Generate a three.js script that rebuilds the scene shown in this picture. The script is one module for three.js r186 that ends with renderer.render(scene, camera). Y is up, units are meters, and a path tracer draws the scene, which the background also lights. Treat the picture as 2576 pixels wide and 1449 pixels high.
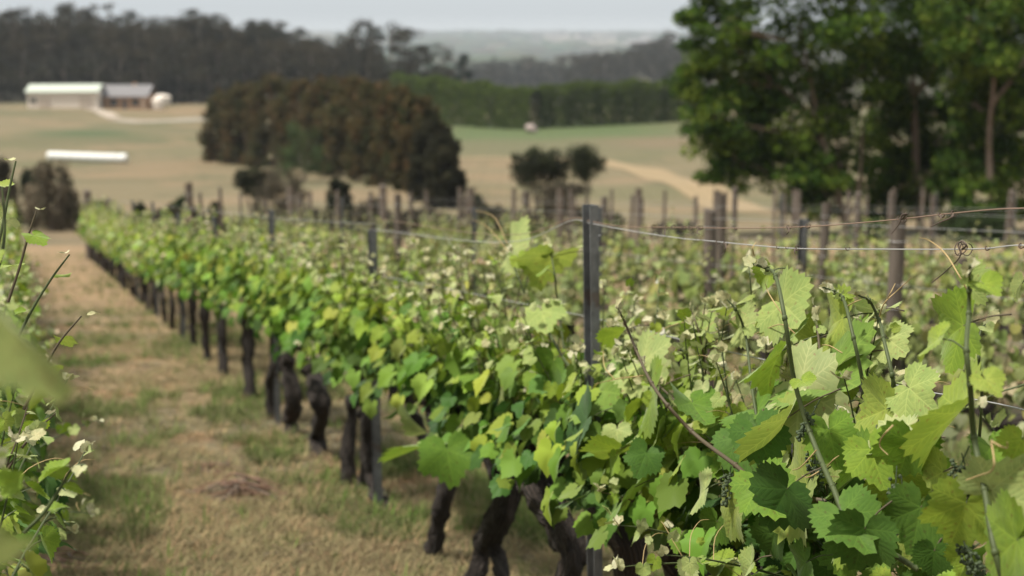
import * as THREE from 'three';

// ---------------------------------------------------------------- camera, sky, sun, exposure
const EYE = new THREE.Vector3(0, 1.75, 0);
const FOCAL = 3577, PITCH = Math.atan((724.5 - 15) / FOCAL);
const camera = new THREE.PerspectiveCamera(2 * Math.atan(724.5 / FOCAL) * 180 / Math.PI, 1024 / 576, 0.1, 90000);
camera.position.copy(EYE);
camera.rotation.x = -PITCH;
camera.focus = 3.0;
camera.userData.fStop = 3.1;
camera.updateMatrixWorld();

const scene = new THREE.Scene();
{ // thin high overcast: a pale even sky, a little brighter overhead, with faint cloud texture
  const W = 512, H = 256, a = new Float32Array(W * H * 4);
  for (let j = 0; j < H; j++) for (let i = 0; i < W; i++) {
    const el = ((j + 0.5) / H - 0.5) * Math.PI, az = (i + 0.5) / W * Math.PI * 2, s = Math.max(0, Math.sin(el));
    const cl = 0.035 * (Math.sin(az * 3 + s * 9) * Math.sin(s * 23 + Math.sin(az * 2)) + Math.sin(az * 7 - s * 31) * 0.5);
    const b = 0.46 + 0.08 * s + cl * 0.7 * (el > 0 ? 1 : 0), k = (j * W + i) * 4;
    a[k] = b; a[k + 1] = b; a[k + 2] = b * 0.965; a[k + 3] = 1;
  }
  const sky = new THREE.DataTexture(a, W, H, THREE.RGBAFormat, THREE.FloatType);
  sky.mapping = THREE.EquirectangularReflectionMapping; sky.magFilter = sky.minFilter = THREE.LinearFilter; sky.needsUpdate = true;
  scene.background = sky; scene.environment = sky;
}
const sun = new THREE.DirectionalLight(new THREE.Color(1.0, 0.94, 0.84), 4.6);
sun.position.set(-42, 88, 6); sun.target.position.set(0, 0, -14);
sun.castShadow = true; sun.shadow.radius = 9; sun.shadow.mapSize.set(2048, 2048);
Object.assign(sun.shadow.camera, { left: -40, right: 40, top: 40, bottom: -40, near: 1, far: 300 });
scene.add(sun, sun.target);

const renderer = new THREE.WebGLRenderer({ antialias: true });
renderer.setSize(1024, 576);
renderer.toneMapping = THREE.LinearToneMapping;
renderer.toneMappingExposure = 1.82;
renderer.shadowMap.enabled = true;

// ---------------------------------------------------------------- helpers
const V = (x, y, z) => new THREE.Vector3(x, y, z);
function rng(seed) { let s = seed >>> 0; const r = () => { s = (s + 0x6D2B79F5) >>> 0; let t = Math.imul(s ^ (s >>> 15), 1 | s); t = (t + Math.imul(t ^ (t >>> 7), 61 | t)) ^ t; return ((t ^ (t >>> 14)) >>> 0) / 4294967296; }; r.in = (a, b) => a + (b - a) * r(); r.pick = (l) => l[Math.floor(r() * l.length)]; return r; }
const lerp = (a, b, t) => a + (b - a) * t, clamp = (x, a = 0, b = 1) => Math.min(b, Math.max(a, x));
const smooth = (a, b, x) => { const t = clamp((x - a) / (b - a)); return t * t * (3 - 2 * t); };
const hash = (x, y) => { let h = Math.imul(x | 0, 374761393) + Math.imul(y | 0, 668265263) | 0; h = Math.imul(h ^ (h >>> 13), 1274126177); return ((h ^ (h >>> 16)) >>> 0) / 4294967296; };
function noise(x, y) { const i = Math.floor(x), j = Math.floor(y), u = x - i, v = y - j, a = u * u * (3 - 2 * u), b = v * v * (3 - 2 * v); return lerp(lerp(hash(i, j), hash(i + 1, j), a), lerp(hash(i, j + 1), hash(i + 1, j + 1), a), b); }
function fbm(x, y, o = 4) { let s = 0, w = 0.5, n = 0; for (let k = 0; k < o; k++) { s += w * noise(x, y); n += w; x = x * 2.03 + 17.1; y = y * 2.03 + 5.7; w *= 0.5; } return s / n; }
const used = new Map();
function numbered(name) { const n = used.get(name) || 0; used.set(name, n + 1); return n ? `${name}_${String(n).padStart(3, '0')}` : name; }
function shade(o) { o.traverse((c) => { if (c.isMesh) { c.castShadow = c.receiveShadow = true; } }); return o; }
function tag(o, label, category, group, kind) { if (label) o.userData.label = label; if (category) o.userData.category = category; if (group) o.userData.group = group; if (kind) o.userData.kind = kind; return o; }
function thing(name, label, category, pos, group) { const o = new THREE.Group(); o.name = numbered(name); if (pos) o.position.copy(pos); scene.add(o); return tag(o, label, category, group); }
function part(name, geo, mat, parent) { const m = new THREE.Mesh(geo, mat); m.name = parent ? name : numbered(name); m.castShadow = m.receiveShadow = true; (parent || scene).add(m); return m; }
function structure(name, geo, mat, label) { const m = part(name, geo, mat); m.userData.kind = 'structure'; m.userData.label = label; return m; }
const rgb = (r, g, b) => new THREE.Color().setRGB(r, g, b);
const std = (c, roughness = 0.9, more = {}) => new THREE.MeshStandardMaterial({ color: rgb(...c), roughness, side: THREE.DoubleSide, ...more });

// collects triangles with colours into one geometry
class Acc {
  constructor() { this.p = []; this.n = []; this.c = []; this.u = []; this.i = []; }
  add(g, m, col) {
    const P = g.attributes.position, N = g.attributes.normal, U = g.attributes.uv, I = g.index, o = this.p.length / 3, v = V(), e = m ? m.elements : null;
    const nm = m ? new THREE.Matrix3().getNormalMatrix(m) : null;
    for (let k = 0; k < P.count; k++) {
      v.fromBufferAttribute(P, k); if (m) v.applyMatrix4(m); this.p.push(v.x, v.y, v.z);
      v.fromBufferAttribute(N, k); if (nm) v.applyMatrix3(nm).normalize(); this.n.push(v.x, v.y, v.z);
      if (U) this.u.push(U.getX(k), U.getY(k)); else this.u.push(0, 0);
      if (col) this.c.push(col[0], col[1], col[2]); else this.c.push(1, 1, 1);
    }
    if (I) for (let k = 0; k < I.count; k++) this.i.push(o + I.getX(k)); else for (let k = 0; k < P.count; k++) this.i.push(o + k);
    return this;
  }
  // a small folded leaf: a diamond of two triangles
  blade(x, y, z, ax, ay, az, bx, by, bz, col) {
    const o = this.p.length / 3, nx = ay * bz - az * by, ny = az * bx - ax * bz, nz = ax * by - ay * bx, l = Math.hypot(nx, ny, nz) || 1;
    this.p.push(x - ax, y - ay, z - az, x + bx, y + by, z + bz, x + ax, y + ay, z + az, x - bx, y - by, z - bz);
    for (let k = 0; k < 4; k++) { this.n.push(nx / l, ny / l, nz / l); this.c.push(col[0], col[1], col[2]); this.u.push(k & 1, k >> 1); }
    this.i.push(o, o + 2, o + 1, o, o + 3, o + 2);
  }
  geo(color = true) {
    const g = new THREE.BufferGeometry();
    g.setAttribute('position', new THREE.Float32BufferAttribute(this.p, 3)); g.setAttribute('normal', new THREE.Float32BufferAttribute(this.n, 3));
    g.setAttribute('uv', new THREE.Float32BufferAttribute(this.u, 2)); if (color) g.setAttribute('color', new THREE.Float32BufferAttribute(this.c, 3));
    g.setIndex(this.i); return g;
  }
}
// a tapering limb through points: radii follow the points; rough adds bark ridges and lumps
function limb(pts, radii, sides = 8, per = 4, rough = 0, seed = 1) {
  const curve = new THREE.CatmullRomCurve3(pts), n = Math.max(2, (pts.length - 1) * per), P = [], U = [], I = [];
  let nor = V(1, 0.13, 0.31), prev = curve.getTangent(0), len = 0, last = pts[0];
  nor.addScaledVector(prev, -nor.dot(prev)).normalize();
  for (let k = 0; k <= n; k++) {
    const t = k / n, q = curve.getPoint(t), tan = curve.getTangent(t);
    nor.addScaledVector(tan, -nor.dot(tan)).normalize();
    const bi = V().crossVectors(tan, nor), f = t * (radii.length - 1), a = Math.min(radii.length - 2, Math.floor(f)), r0 = lerp(radii[a], radii[a + 1], f - a);
    len += q.distanceTo(last); last = q;
    for (let s = 0; s <= sides; s++) {
      const an = s / sides * Math.PI * 2, sa = (s % sides);
      let r = r0;
      if (rough) r *= 1 + rough * (0.9 * (noise(seed * 7.3 + sa * 0.9 + Math.sin(len * 9) * 0.7, len * 11 + seed) - 0.5) + 0.8 * (hash(sa + seed * 13, Math.floor(len * 16)) - 0.5) + 0.8 * (noise(seed + 3.1, len * 7) - 0.5));
      const c = Math.cos(an) * r, d = Math.sin(an) * r;
      P.push(q.x + nor.x * c + bi.x * d, q.y + nor.y * c + bi.y * d, q.z + nor.z * c + bi.z * d);
      U.push(s / sides, len * 2.2);
    }
  }
  const w = sides + 1;
  for (let k = 0; k < n; k++) for (let s = 0; s < sides; s++) { const a = k * w + s, b = a + w; I.push(a, a + 1, b, a + 1, b + 1, b); }
  const e0 = P.length / 3; P.push(pts[0].x, pts[0].y, pts[0].z); U.push(0.5, 0);
  const e1 = e0 + 1, lp = pts[pts.length - 1]; P.push(lp.x, lp.y, lp.z); U.push(0.5, len);
  for (let s = 0; s < sides; s++) { I.push(e0, s + 1, s); I.push(e1, n * w + s, n * w + s + 1); }
  const g = new THREE.BufferGeometry();
  g.setAttribute('position', new THREE.Float32BufferAttribute(P, 3)); g.setAttribute('uv', new THREE.Float32BufferAttribute(U, 2)); g.setIndex(I);
  g.computeVertexNormals(); return g;
}
function join(list) { const a = new Acc(); for (const g of list) a.add(g); return a.geo(false); }
function dataTexture(size, fn, srgb = false, repeat = true) {
  const d = new Uint8Array(size * size * 4);
  for (let j = 0; j < size; j++) for (let i = 0; i < size; i++) { const c = fn(i / size, j / size), k = (j * size + i) * 4; d[k] = clamp(c[0]) * 255; d[k + 1] = clamp(c[1]) * 255; d[k + 2] = clamp(c[2]) * 255; d[k + 3] = 255; }
  const t = new THREE.DataTexture(d, size, size); t.magFilter = THREE.LinearFilter; t.minFilter = THREE.LinearFilter;
  if (repeat) t.wrapS = t.wrapT = THREE.RepeatWrapping; if (srgb) t.colorSpace = THREE.SRGBColorSpace; t.needsUpdate = true; return t;
}
const tileNoise = (u, v, f, o = 4) => { let s = 0, w = 0.5, n = 0; for (let k = 0; k < o; k++) { const x = u * f, y = v * f, i = Math.floor(x), j = Math.floor(y), a = x - i, b = y - j, m = (q) => ((q % f) + f) % f, A = a * a * (3 - 2 * a), B = b * b * (3 - 2 * b); s += w * lerp(lerp(hash(m(i) + k * 91, m(j)), hash(m(i + 1) + k * 91, m(j)), A), lerp(hash(m(i) + k * 91, m(j + 1)), hash(m(i + 1) + k * 91, m(j + 1)), A), B); n += w; f *= 2; w *= 0.55; } return s / n; };

// ---------------------------------------------------------------- terrain
const SLOPE = 0.1277;                                              // the vineyard falls away from the camera
const DROP = [[0, 1.75], [30, 1.75 + 30 * SLOPE], [46, 1.75 + 46 * SLOPE], [60, 9.3], [80, 11.3], [100, 12.9], [150, 16.2], [200, 18.2], [300, 20.8], [400, 25], [600, 37], [800, 46], [1500, 74], [3000, 102], [6500, 119.5], [8200, 126], [12000, 140]];
function drop(z) {
  if (z <= 0) return 1.75 + z * SLOPE;
  let k = 0; while (k < DROP.length - 2 && z > DROP[k + 1][0]) k++;
  const [a, A] = DROP[k], [b, B] = DROP[k + 1], m = (i) => { const p = DROP[Math.max(0, i - 1)], q = DROP[Math.min(DROP.length - 1, i + 1)]; return (q[1] - p[1]) / (q[0] - p[0]); }, t = (z - a) / (b - a), h = b - a;
  return (2 * t * t * t - 3 * t * t + 1) * A + (t * t * t - 2 * t * t + t) * h * m(k) + (-2 * t * t * t + 3 * t * t) * B + (t * t * t - t * t) * h * m(k + 1);
}
function ground(x, Z) {
  const z = -Z; let y = EYE.y - drop(z);
  y += (fbm(x * 0.9, z * 0.9, 3) - 0.5) * 0.05 * smooth(2, 5, z) * (1 - smooth(40, 60, z));
  y += (fbm(x * 0.03 + 4, z * 0.03, 3) - 0.5) * 1.6 * smooth(55, 110, z) * (1 - smooth(300, 500, z));
  y += 8 * smooth(320, 440, z) * (1 - smooth(600, 900, z)) * smooth(0, 60, -x - 30);       // wooded rise at the left
  y += 16 * Math.exp(-(((z - 840) / 130) ** 2)) * smooth(20, 90, x - 10);                   // wooded ridge at the right
  y += (fbm(x * 0.004, z * 0.004, 3) - 0.5) * 14 * smooth(600, 1200, z) * (1 - smooth(4000, 6000, z));
  return y;
}
// a place at a given bearing (in the photograph's width units) and distance ahead
function place(b, z, lift = 0) {
  let y = ground(0, -z), x = 0;
  for (let k = 0; k < 4; k++) { x = (b - 1288) / FOCAL * (z * Math.cos(PITCH) - (y - EYE.y) * Math.sin(PITCH)); y = ground(x, -z); }
  return V(x, y + lift, -z);
}
const metres = (n, z) => n * z / FOCAL;
// vineyard rows: L metres right of the camera, t metres along the row
const DX = -0.3341, DZ = -0.9425;
const rowAt = (L, t, h = 0) => { const x = 0.9425 * L + DX * t, z = -0.3341 * L + DZ * t; return V(x, ground(x, z) + h, z); };
const ALONG = V(DX, DZ * SLOPE, DZ).normalize(), SIDE = V(0.9425, 0, -0.3341), UP = V(0, 1, 0);
const FRONT = 1.78, GAP = 2.55, LEFT = -0.23, ROW_END = 36.5;
// a point on the upright plane of the front row (its trellis), off metres out into the lane
function onTrellis(b, v, off = 0, L = FRONT) {
  const c = (724.5 - v) / FOCAL, d = V((b - 1288) / FOCAL, c * Math.cos(PITCH) - Math.sin(PITCH), -Math.cos(PITCH) - c * Math.sin(PITCH));
  return d.multiplyScalar((L - off) / (d.x * SIDE.x + d.z * SIDE.z)).add(EYE);
}
const rowT = (p) => p.x * DX + p.z * DZ;

const detail = dataTexture(512, (u, v) => { const a = tileNoise(u, v, 8, 5), b = tileNoise(u + 0.37, v + 0.11, 48, 3), s = 0.62 + 0.5 * (a - 0.5) + 0.55 * (b - 0.5); return [s * 1.0, s * 0.985, s * 0.95]; });
const detailBump = dataTexture(512, (u, v) => { const a = tileNoise(u, v, 24, 5); return [a, a, a]; });
function laneColor(x, z) {                                           // z = distance ahead
  const L = x * SIDE.x - z * SIDE.z * 1, t = x * DX - z * DZ, n1 = fbm(x * 0.7 + 3, z * 0.45, 4), n2 = fbm(x * 1.9 + 40, z * 1.3 + 9, 4), n3 = fbm(x * 5, z * 4, 3), n4 = fbm(x * 0.33 + 70, z * 0.8 + 11, 3);
  const far = smooth(14, 24, z + (n1 - 0.5) * 8);
  let c = [0.162, 0.136, 0.074];
  const mix = (d, k) => { c = c.map((v, i) => lerp(v, d[i], clamp(k))); };
  mix([0.128, 0.126, 0.056], smooth(0.42, 0.6, n1) * 0.9 * (1 - far * 0.8));
  mix([0.088, 0.108, 0.034], smooth(0.50, 0.64, n2) * 0.9 * (1 - far * 0.75));
  mix([0.330, 0.235, 0.130], smooth(0.53, 0.62, n4) * 0.9);
  mix([0.330, 0.170, 0.080], smooth(0.61, 0.70, fbm(x * 1.2 + 90, z * 1.7, 3)) * 0.85);
  mix([0.360, 0.245, 0.132], far * 0.9);
  mix([0.215, 0.145, 0.090], smooth(0.6, 0.72, n3) * 0.45);
  return c;
}
function groundColor(x, z) {
  const lane = laneColor(x, z), n1 = fbm(x * 0.02 + 9, z * 0.03, 4), n2 = fbm(x * 0.06, z * 0.11 + 31, 4), n3 = fbm(x * 0.9, z * 0.5, 3);
  let c = [0.215, 0.176, 0.094];
  const mix = (d, k) => { c = c.map((v, i) => lerp(v, d[i], clamp(k))); };
  mix([0.150, 0.138, 0.064], smooth(0.46, 0.60, n1) * 0.9);
  mix([0.140, 0.142, 0.060], smooth(0.55, 0.7, n2) * 0.6);
  mix([0.280, 0.200, 0.112], smooth(0.52, 0.62, fbm(x * 0.08 + 77, z * 0.11, 4)) * 0.75); mix([0.120, 0.120, 0.055], smooth(0.60, 0.68, fbm(x * 0.25 + 7, z * 0.22, 4)) * 0.5);
  const rightField = smooth(150, 175, z) * (1 - smooth(245, 262, z)) * smooth(-22, -8, x);
  mix([0.140, 0.140, 0.062], rightField * 0.85);
  mix([0.085, 0.140, 0.036], smooth(196, 212, z + (n2 - 0.5) * 14) * (1 - smooth(240, 250, z)) * smooth(-16, -6, x) * (1 - smooth(14, 34, x)) * 0.8);
  mix([0.240, 0.160, 0.100], smooth(160, 180, z + (n2 - 0.5) * 22) * (1 - smooth(188, 206, z)) * smooth(6, 18, x + (n1 - 0.5) * 12) * 0.55);
  mix([0.290, 0.200, 0.110], smooth(255, 275, z) * (1 - smooth(300, 306, z)) * smooth(-88, -76, x) * (1 - smooth(-40, -30, x)) * 0.8);  // dry bank below the house
  mix([0.070, 0.110, 0.034], Math.exp(-(((x + 62) / 9) ** 2) - (((z - 208) / 10) ** 2)) * 1.1);                                          // green hollow
  mix([0.110, 0.085, 0.055], Math.exp(-(((x + 66) / 7) ** 2) - (((z - 156) / 3) ** 2)));
  mix([0.090, 0.084, 0.050], smooth(312, 335, z + (n1 - 0.5) * 20));                                                                        // woodland floor
  mix([0.150, 0.150, 0.085], smooth(1200, 2400, z) * smooth(0.45, 0.6, fbm(x * 0.003, z * 0.0016, 3)));
  mix([0.130, 0.100, 0.055], smooth(44, 48, z) * (1 - smooth(51, 58, z)) * smooth(0.35, 0.55, n3) * 0.8);                                    // rank dead grass at the field's edge
  const k = smooth(42, 47, z + (n3 - 0.5) * 4);
  return c.map((v, i) => lerp(lane[i], v, k));
}
{
  const radii = [0.3]; while (radii[radii.length - 1] < 8600) { const r = radii[radii.length - 1]; radii.push(r * (r < 6 ? 1.05 : r < 60 ? 1.02 : 1.03) + (r < 2 ? 0.06 : 0)); }
  const ang = []; for (let a = -180; a < -30; a += 10) ang.push(a); for (let a = -30; a < 30; a += 0.25) ang.push(a); for (let a = 30; a <= 180; a += 10) ang.push(a);
  const P = [0, ground(0, 0), 0], C = groundColor(0, 0).slice(), U = [0, 0], I = [], w = ang.length;
  for (const r of radii) for (const a of ang) { const x = r * Math.sin(a * Math.PI / 180), z = r * Math.cos(a * Math.PI / 180); P.push(x, ground(x, -z), -z); C.push(...groundColor(x, z)); U.push(x / 1.7, z / 1.7); }
  for (let s = 0; s < w - 1; s++) I.push(0, 1 + s + 1, 1 + s);
  for (let k = 0; k < radii.length - 1; k++) for (let s = 0; s < w - 1; s++) { const a = 1 + k * w + s, b = a + w; I.push(a, a + 1, b, a + 1, b + 1, b); }
  const g = new THREE.BufferGeometry();
  g.setAttribute('position', new THREE.Float32BufferAttribute(P, 3)); g.setAttribute('color', new THREE.Float32BufferAttribute(C, 3)); g.setAttribute('uv', new THREE.Float32BufferAttribute(U, 2)); g.setIndex(I); g.computeVertexNormals();
  structure('ground', g, new THREE.MeshStandardMaterial({ vertexColors: true, map: detail, bumpMap: detailBump, bumpScale: 0.03, roughness: 1, side: THREE.DoubleSide }), 'dry grassy hillside, tan paddocks and plain falling towards the sea');
}
{ // the sea
  const g = new THREE.RingGeometry(5200, 30000, 96, 12); g.rotateX(-Math.PI / 2); g.translate(0, EYE.y - 122.5, 0);
  structure('sea', g, new THREE.MeshStandardMaterial({ color: rgb(0.30, 0.33, 0.36), roughness: 0.55 }), 'pale flat sea reaching to the horizon');
}
function ribbon(name, pts, width, mat, label, lift = 0.04) {
  const curve = new THREE.CatmullRomCurve3(pts), n = 60, P = [], U = [], I = [];
  for (let k = 0; k <= n; k++) {
    const q = curve.getPoint(k / n), t = curve.getTangent(k / n), s = V(-t.z, 0, t.x).normalize(), w = width * (0.75 + 0.5 * noise(k * 0.35, width));
    for (let e = 0; e < 5; e++) { const f = (e / 4 - 0.5) * w, x = q.x + s.x * f, z = q.z + s.z * f; P.push(x, ground(x, z) + lift, z); U.push(x / 1.7, z / 1.7); }
  }
  for (let k = 0; k < n; k++) for (let e = 0; e < 4; e++) { const a = k * 5 + e; I.push(a, a + 5, a + 1, a + 1, a + 5, a + 6); }
  const g = new THREE.BufferGeometry(); g.setAttribute('position', new THREE.Float32BufferAttribute(P, 3)); g.setAttribute('uv', new THREE.Float32BufferAttribute(U, 2)); g.setIndex(I); g.computeVertexNormals();
  return structure(name, g, mat, label);
}
const strawTrack = new THREE.MeshStandardMaterial({ color: rgb(0.36, 0.27, 0.15), map: detail, roughness: 1, side: THREE.DoubleSide });
const gravel = new THREE.MeshStandardMaterial({ color: rgb(0.40, 0.36, 0.30), map: detail, roughness: 1, side: THREE.DoubleSide });
ribbon('dirt_track', [place(1090, 158), place(1280, 158), place(1450, 155), place(1580, 142), place(1690, 118), place(1790, 94), place(1880, 78)], 3.4, strawTrack, 'straw coloured track curving over the paddock below the dark hedge', 0.05);
ribbon('farm_track', [place(290, 248), place(360, 244), place(440, 246), place(540, 252), place(640, 256)], 5, gravel, 'pale gravel track crossing the paddock below the house', 0.05);
ribbon('garden_path', [place(225, 285), place(255, 268), place(290, 252)], 2.6, new THREE.MeshStandardMaterial({ color: rgb(0.50, 0.43, 0.36), map: detail, roughness: 1, side: THREE.DoubleSide }), 'short pale path running down from the white shed', 0.06);

// ---------------------------------------------------------------- bark, wood and steel
const barkTex = dataTexture(256, (u, v) => { const r = tileNoise(u, v * 0.5, 16, 3), f = tileNoise(u, v, 32, 3), s = 0.22 + 1.9 * Math.abs(tileNoise(u * 1, v * 0.25, 24, 2) - 0.5) + 0.7 * (f - 0.5) + 0.35 * r; return [s, s * 0.95, s * 0.9]; });
const vineBark = new THREE.MeshStandardMaterial({ color: rgb(0.042, 0.033, 0.028), map: barkTex, bumpMap: barkTex, bumpScale: 0.022, roughness: 0.95, side: THREE.DoubleSide });
const treeBark = new THREE.MeshStandardMaterial({ color: rgb(0.30, 0.235, 0.19), map: barkTex, roughness: 0.95, side: THREE.DoubleSide });
const gumBark = new THREE.MeshStandardMaterial({ color: rgb(0.25, 0.22, 0.20), map: barkTex, roughness: 0.95, side: THREE.DoubleSide });
const woodTex = dataTexture(256, (u, v) => { const s = 0.6 + 0.7 * (tileNoise(u, v * 0.12, 32, 3) - 0.5) + 0.3 * (tileNoise(u, v, 8, 3) - 0.5); return [s, s * 0.97, s * 0.94]; });
const postWood = new THREE.MeshStandardMaterial({ color: rgb(0.170, 0.142, 0.118), map: woodTex, bumpMap: woodTex, bumpScale: 0.006, roughness: 0.95, side: THREE.DoubleSide });
const steelTex = dataTexture(256, (u, v) => { const n = tileNoise(u, v, 12, 4), s = 0.68 + 0.8 * (n - 0.5) + 0.35 * (tileNoise(u, v, 64, 2) - 0.5), q = smooth(0.62, 0.74, tileNoise(u + 0.3, v + 0.6, 10, 4)) * 0.6; return [lerp(s, 0.42, q), lerp(s, 0.26, q), lerp(s, 0.17, q)]; });
const steel = new THREE.MeshStandardMaterial({ color: rgb(0.225, 0.232, 0.240), map: steelTex, roughness: 0.6, metalness: 0.35, side: THREE.DoubleSide });
const wireMat = new THREE.MeshStandardMaterial({ color: rgb(0.42, 0.42, 0.42), roughness: 0.5, metalness: 0.5 });
const rustyWire = new THREE.MeshStandardMaterial({ color: rgb(0.22, 0.15, 0.11), roughness: 0.7, metalness: 0.25 });
const dryTendril = std([0.085, 0.062, 0.048], 0.9);

// ---------------------------------------------------------------- vine leaves
const OUTLINE = [[0, 0.80], [13, 0.69], [26, 0.58], [39, 0.60], [53, 0.66], [68, 0.56], [83, 0.46], [99, 0.48], [114, 0.51], [134, 0.45], [153, 0.36], [169, 0.20]];
const rOut = (deg) => { const d = Math.abs(deg); for (let k = 0; k < OUTLINE.length - 1; k++) if (d <= OUTLINE[k + 1][0]) return lerp(OUTLINE[k][1], OUTLINE[k + 1][1], (d - OUTLINE[k][0]) / (OUTLINE[k + 1][0] - OUTLINE[k][0])); return 0.2; };
function leafGeometry(seed, step, rings) {
  const r = rng(seed), fold = r.in(0.05, 0.48), droop = r.in(-0.05, 0.62), wave = r.in(0.08, 0.20), ph = r.in(0, 6), lobe = r.in(0.45, 1.1), curl = r.in(-0.35, 0.55);
  const angles = []; for (let d = -169; d <= 169.01; d += step) angles.push(d);
  const P = [0, 0, 0], U = [], I = [], n = angles.length, shape = (x, y) => { const q = Math.hypot(x, y), a = Math.atan2(x, y); return fold * Math.abs(x) * 0.9 - droop * y * Math.max(0, y) - curl * x * x + wave * Math.sin(3 * a + ph) * q * q * 1.4 + 0.02 * Math.sin(7 * a + ph * 2) * q * q; };
  for (let k = 1; k <= rings; k++) angles.forEach((d, s) => {
    let q = lerp(0.66 - 0.0018 * Math.abs(d) + 0.14 * Math.max(0, 1 - Math.abs(d) / 24), rOut(d), lobe);
    if (Math.abs(d) > 150) q = rOut(d);
    const f = k / rings;
    if (k === rings) q *= 1 + (s % 2 ? 0.075 : -0.05) * (step < 12 ? 1 : 0) + (hash(seed, s) - 0.5) * 0.05;
    const x = Math.sin(d * Math.PI / 180) * q * f, y = Math.cos(d * Math.PI / 180) * q * f;
    P.push(x, y, shape(x, y));
  });
  for (let k = 0; k < P.length; k += 3) U.push(P[k] / 1.7 + 0.5, (P[k + 1] + 0.75) / 1.7);
  for (let s = 0; s < n - 1; s++) I.push(0, 2 + s, 1 + s);
  for (let k = 1; k < rings; k++) for (let s = 0; s < n - 1; s++) { const a = 1 + (k - 1) * n + s, b = a + n; I.push(a, a + 1, b, a + 1, b + 1, b); }
  const g = new THREE.BufferGeometry();
  g.setAttribute('position', new THREE.Float32BufferAttribute(P, 3)); g.setAttribute('uv', new THREE.Float32BufferAttribute(U, 2)); g.setIndex(I); g.computeVertexNormals(); return g;
}
const heroLeaves = [11, 12, 13, 14, 15, 16, 17, 18].map((s) => leafGeometry(s, 6.5, 3));
const fineLeaves = [21, 22, 23, 24, 25, 26].map((s) => leafGeometry(s, 11.266, 2));
const plainLeaves = [31, 32, 33, 34, 35].map((s) => leafGeometry(s, 26, 1));
// veins: five main veins from the stalk with side veins
const veins = [];
for (const [deg, len] of [[0, 0.80], [51, 0.70], [-51, 0.70], [108, 0.56], [-108, 0.56]]) {
  const a = deg * Math.PI / 180, d = [Math.sin(a), Math.cos(a)]; veins.push([0, 0, d[0] * len, d[1] * len, 0.011]);
  for (let k = 1; k <= 5; k++) for (const s of [-1, 1]) { const q = len * (0.1 + k * 0.155), b = a + s * 0.72, l = len * 0.40 * (1 - k * 0.12); veins.push([d[0] * q, d[1] * q, d[0] * q + Math.sin(b) * l, d[1] * q + Math.cos(b) * l, 0.005]); }
}
function veinAt(u, v) {
  const x = (u - 0.5) * 1.7, y = v * 1.7 - 0.75; let best = 0, near = 9;
  for (const [ax, ay, bx, by, w] of veins) { const dx = bx - ax, dy = by - ay, t = clamp(((x - ax) * dx + (y - ay) * dy) / (dx * dx + dy * dy)), d = Math.hypot(x - ax - dx * t, y - ay - dy * t); best = Math.max(best, 1 - smooth(w * (1 - 0.6 * t) * 0.6, w * (1 - 0.6 * t) * 1.8, d)); near = Math.min(near, d); }
  return [best, near];
}
const veinTable = []; for (let j = 0; j < 512; j++) for (let i = 0; i < 512; i++) veinTable.push(veinAt(i / 512, j / 512));
const veinOf = (u, v) => veinTable[Math.round(v * 512) * 512 + Math.round(u * 512)];
const leafTex = dataTexture(512, (u, v) => { const [a] = veinOf(u, v), m = tileNoise(u, v, 12, 4), f = tileNoise(u, v, 48, 2), s = 0.74 + 0.22 * (m - 0.5) + 0.12 * (f - 0.5); const k = smooth(0.78, 0.84, tileNoise(u + 0.41, v + 0.17, 30, 2)) * 0.7, e = [lerp(s * (0.96 + 0.2 * (m - 0.5)), 1.0, a * 0.75), lerp(s, 0.98, a * 0.7), lerp(s * 0.95, 1.0, a * 0.75)]; return [lerp(e[0], 0.62, k), lerp(e[1], 0.40, k), lerp(e[2], 0.5, k)]; }, false, false);
const leafBump = dataTexture(512, (u, v) => { const [a, d] = veinOf(u, v), b = smooth(0, 0.07, d), m = tileNoise(u, v, 40, 3), s = 0.25 + 0.5 * b + 0.25 * (m - 0.5) - 0.15 * a; return [s, s, s]; }, false, false);
function leafMaterial(c, through, coat = 0.28) { return new THREE.MeshPhysicalMaterial({ color: rgb(...c), map: leafTex, bumpMap: leafBump, bumpScale: 0.0010, roughness: 0.92, transmission: through, thickness: 0, specularIntensity: 0.35, clearcoat: coat, clearcoatRoughness: 0.5, side: THREE.DoubleSide }); }
const LEAF = {   // by age of the leaf: old, middling, young, downy young, tip; leaves placed singly pick by lit look
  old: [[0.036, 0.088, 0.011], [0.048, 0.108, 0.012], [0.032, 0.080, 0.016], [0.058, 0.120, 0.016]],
  mid: [[0.095, 0.180, 0.016], [0.125, 0.215, 0.020], [0.082, 0.160, 0.019], [0.145, 0.230, 0.034]],
  young: [[0.220, 0.305, 0.028], [0.255, 0.335, 0.038], [0.192, 0.285, 0.026], [0.280, 0.345, 0.056]],
  pale: [[0.310, 0.360, 0.125], [0.370, 0.405, 0.180], [0.275, 0.340, 0.100]],
  tip: [[0.520, 0.490, 0.330], [0.470, 0.460, 0.260], [0.420, 0.390, 0.215]],
};
const THROUGH = { old: 0.22, mid: 0.34, young: 0.46, pale: 0.36, tip: 0.3 };
const leafMats = {}; for (const k in LEAF) leafMats[k] = LEAF[k].map((c) => leafMaterial(c.map((v) => v * 1.3), THROUGH[k], k === 'tip' ? 0.06 : 0.12));
const foliageMat = new THREE.MeshPhysicalMaterial({ vertexColors: true, roughness: 0.92, transmission: 0.36, thickness: 0, specularIntensity: 0.3, clearcoat: 0.2, clearcoatRoughness: 0.5, side: THREE.DoubleSide });
const shootMat = new THREE.MeshStandardMaterial({ color: rgb(0.046, 0.064, 0.017), roughness: 0.65 });
const shootRed = new THREE.MeshStandardMaterial({ color: rgb(0.062, 0.046, 0.022), roughness: 0.65 });
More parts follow.
